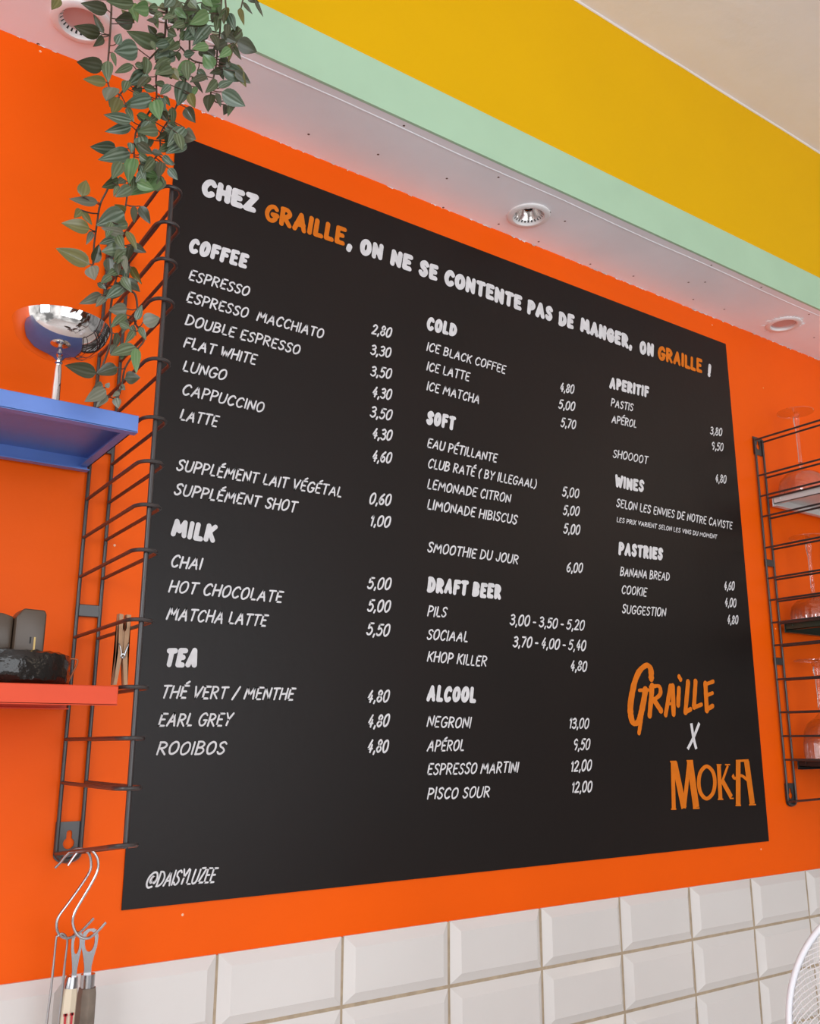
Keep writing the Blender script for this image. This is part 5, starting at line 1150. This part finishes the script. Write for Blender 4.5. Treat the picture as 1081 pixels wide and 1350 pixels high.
opener('bottle opener with a grey weathered wooden handle, rightmost of the hanging tools', .962, eye(.2965, -.1830, -.2260, .0080, 0, .0092, .0048), None, ((.2975, -.2235, .0066), (.2975, -.2355, .0066)), ((.2976, -.2355), (.2968, -.345), .0080), M['grey_wood'])

# ------------------------------------------------------------------ white fan at the lower right
def fan():
    ctr = Vector((.8186, .4168, -.2420)); ax = (-ctr).normalized()
    ax = (ax + Vector((.06, -.02, 0))).normalized(); R_ = .1180
    u = ax.cross(Vector((0, 0, 1))).normalized(); v = u.cross(ax)
    t = thing('desk_fan', 'white desk fan with a round wire guard in the lower right corner', 'fan', (ctr.x, ctr.y + .05, -.50))
    def pt(r, a, h): return ctr + (u * math.cos(a) + v * math.sin(a)) * r + ax * h
    bm = B()
    for h in (-.0024, .0024): tube(bm, [pt(R_, 2 * math.pi * k / 120, h) for k in range(120)], 0.0027, 10, closed=True)
    obj('guard_rim', bm, M['fan_white'], t, True)
    for sgn, nm, dep in ((1, 'front_guard', .026), (-1, 'rear_guard', .036)):
        bm = B()
        for k in range(108):
            a0 = 2 * math.pi * k / 108; P = []
            for q in range(11):
                s = q / 10; r = R_ * (1 - .80 * s)
                P.append(pt(r, a0 + sgn * 1.05 * s ** .9, sgn * dep * (1 - (1 - s) ** 2.2) * .9))
            tube(bm, P, .00050, 5)
        for q in (.2, .42, .62): tube(bm, [pt(R_ * q, 2 * math.pi * k / 80, sgn * dep * (1 - (1 - (1 - q) / .8) ** 2.2) * .9) for k in range(80)], .0006, 4, closed=True)
        obj(nm, bm, M['fan_wire'], t, True)
    bm = B(); lathe(bm, [(0, .026), (.018, .0255), (.025, .022), (.025, .018), (0, .018)], ctr, 40, ax); obj('centre_cap', bm, M['fan_white'], t, True)
    for k in range(3):
        bm = B(); rows = []
        for i in range(7):
            s = i / 6; r = .018 + (R_ * .72 - .018) * s; row = []
            for jn in range(6):
                q = jn / 5; a = 2 * math.pi * k / 3 + (q - .5) * (.55 + 1.0 * math.sin(math.pi * min(1, s * .8 + .15)))
                row.append(bm.verts.new(pt(r, a, (q - .5) * .018 - .004)))
            rows.append(row)
        for a, b in zip(rows[:-1], rows[1:]):
            for jn in range(5): bm.faces.new((a[jn], a[jn + 1], b[jn + 1], b[jn]))
        bmesh.ops.solidify(bm, geom=bm.faces[:], thickness=.0014)
        obj('blade', bm, M['fan_white'], t, True)
    bm = B(); lathe(bm, [(0, .014), (.016, .012), (.020, -.012), (.012, -.030), (0, -.030)], ctr, 32, ax); obj('hub', bm, M['fan_white'], t, True)
    bm = B(); lathe(bm, [(0, -.034), (.030, -.034), (.032, -.046), (.028, -.080), (.020, -.092), (0, -.094)], ctr, 40, ax); obj('motor_housing', bm, M['fan_white'], t, True)
    mb = ctr - ax * .066
    bm = B(); tube(bm, [mb, (mb.x, mb.y, -.487)], .012, 20); obj('pole', bm, M['fan_white'], t, True)
    bm = B(); lathe(bm, [(0, .022), (.03, .020), (.085, .010), (.095, .003), (.095, 0), (0, 0)], (mb.x, mb.y, -.50), 48); obj('base', bm, M['fan_white'], t, True)
fan()

# ------------------------------------------------------------------ trailing plant
def plant():
    t = thing('trailing_plant', 'trailing artificial plant with striped green leaves hanging beside the menu board', 'plant', (.27, .80, .93))
    # planter on the beam face, above the picture
    bm = B(); lathe(bm, [(0, 0), (.030, 0), (.040, .075), (.043, .078), (.043, .085), (.038, .085), (.036, .070), (0, .070)], (.285, .812, .935), 36); obj('planter', bm, M['pot'], t, True)
    rr = random.Random(21)
    vine_obs = []
    for vi, V in enumerate(VINES):
        bm = B(); P = [Vector(p) for p in V]
        if vi in (0, 1, 2, 3, 4, 9, 10):
            P = [Vector((.285 + (P[0].x - .285) * .3, .812, 1.008)), Vector(((P[0].x * .7 + .285 * .3), .762 if P[0].z < 1.0 else .79, 1.018))] + P
        P = catmull(P, 5)
        tube(bm, P, lambda q: .0011 - .0003 * q, 6)
        for L_ in LEAVES:
            if L_[0] != vi: continue
            b, a = Vector(L_[2:5]), Vector(L_[12:15])
            if (b - a).length > .0015:
                mid = b.lerp(a, .5) + Vector((0, -.002, -.002))
                tube(bm, catmull([a, mid, b], 3), .00055, 5)
        vine_obs.append(obj('vine', bm, M['stem'], t, True))
    for vi in range(len(VINES)):
        bm = B(); uvl = bm.loops.layers.uv.new('UVMap'); cnt = 0
        for L_ in LEAVES:
            if L_[0] != vi: continue
            cnt += 1
            b, tip, w, n = Vector(L_[2:5]), Vector(L_[5:8]), L_[8], Vector(L_[9:12])
            ax = tip - b; ln = ax.length; ax.normalize(); n = (n - ax * n.dot(ax)).normalized(); sd = ax.cross(n)
            fold, curl = rr.uniform(.10, .34), rr.uniform(-.10, .20)
            NL, rows, top, bot = 9, [], [], []
            for i in range(NL + 1):
                s = i / NL
                wid = .5 * w * (math.sin(math.pi * min(1, s ** .72)) ** .85) * (1.08 - .25 * s) if 0 < s < 1 else .0
                row = []
                for jn in range(-4, 5):
                    q = jn / 4
                    off = n * (abs(q) * wid * fold * 1.6 - abs(q) ** 2 * wid * fold * .5 - curl * ln * (s - .4) ** 2 * 1.2 + curl * ln * .19)
                    row.append((b + ax * ln * s + sd * wid * q + off, abs(q), s))
                rows.append(row)
            mi = LEAF_KEYS.index(L_[1])
            for side, off in ((1, .00018), (-1, -.00018)):
                vs = [[bm.verts.new(p + n * off) for p, q, s in row] for row in rows]
                for i in range(NL):
                    for jn in range(8):
                        quadv = [(i, jn), (i, jn + 1), (i + 1, jn + 1), (i + 1, jn)]
                        if i == 0: quadv = [(0, 4), (1, jn + 1), (1, jn)]
                        if i == NL - 1: quadv = [(i, jn), (i, jn + 1), (NL, 4)]
                        if side > 0: quadv = quadv[::-1]
                        f = bm.faces.new([vs[a][c] for a, c in quadv])
                        f.material_index = mi; f.smooth = True
                        for lp, (a, c) in zip(f.loops, quadv): lp[uvl].uv = (rows[a][c][1], rows[a][c][2])
        if not cnt:
            bm.free(); continue
        bmesh.ops.delete(bm, geom=[v for v in bm.verts if not v.link_faces], context='VERTS')
        obj('foliage', bm, [LEAF_M[k] for k in LEAF_KEYS], vine_obs[vi], recalc=False)
plant()

for o in bpy.data.objects:
    if '_o' in o: del o['_o']
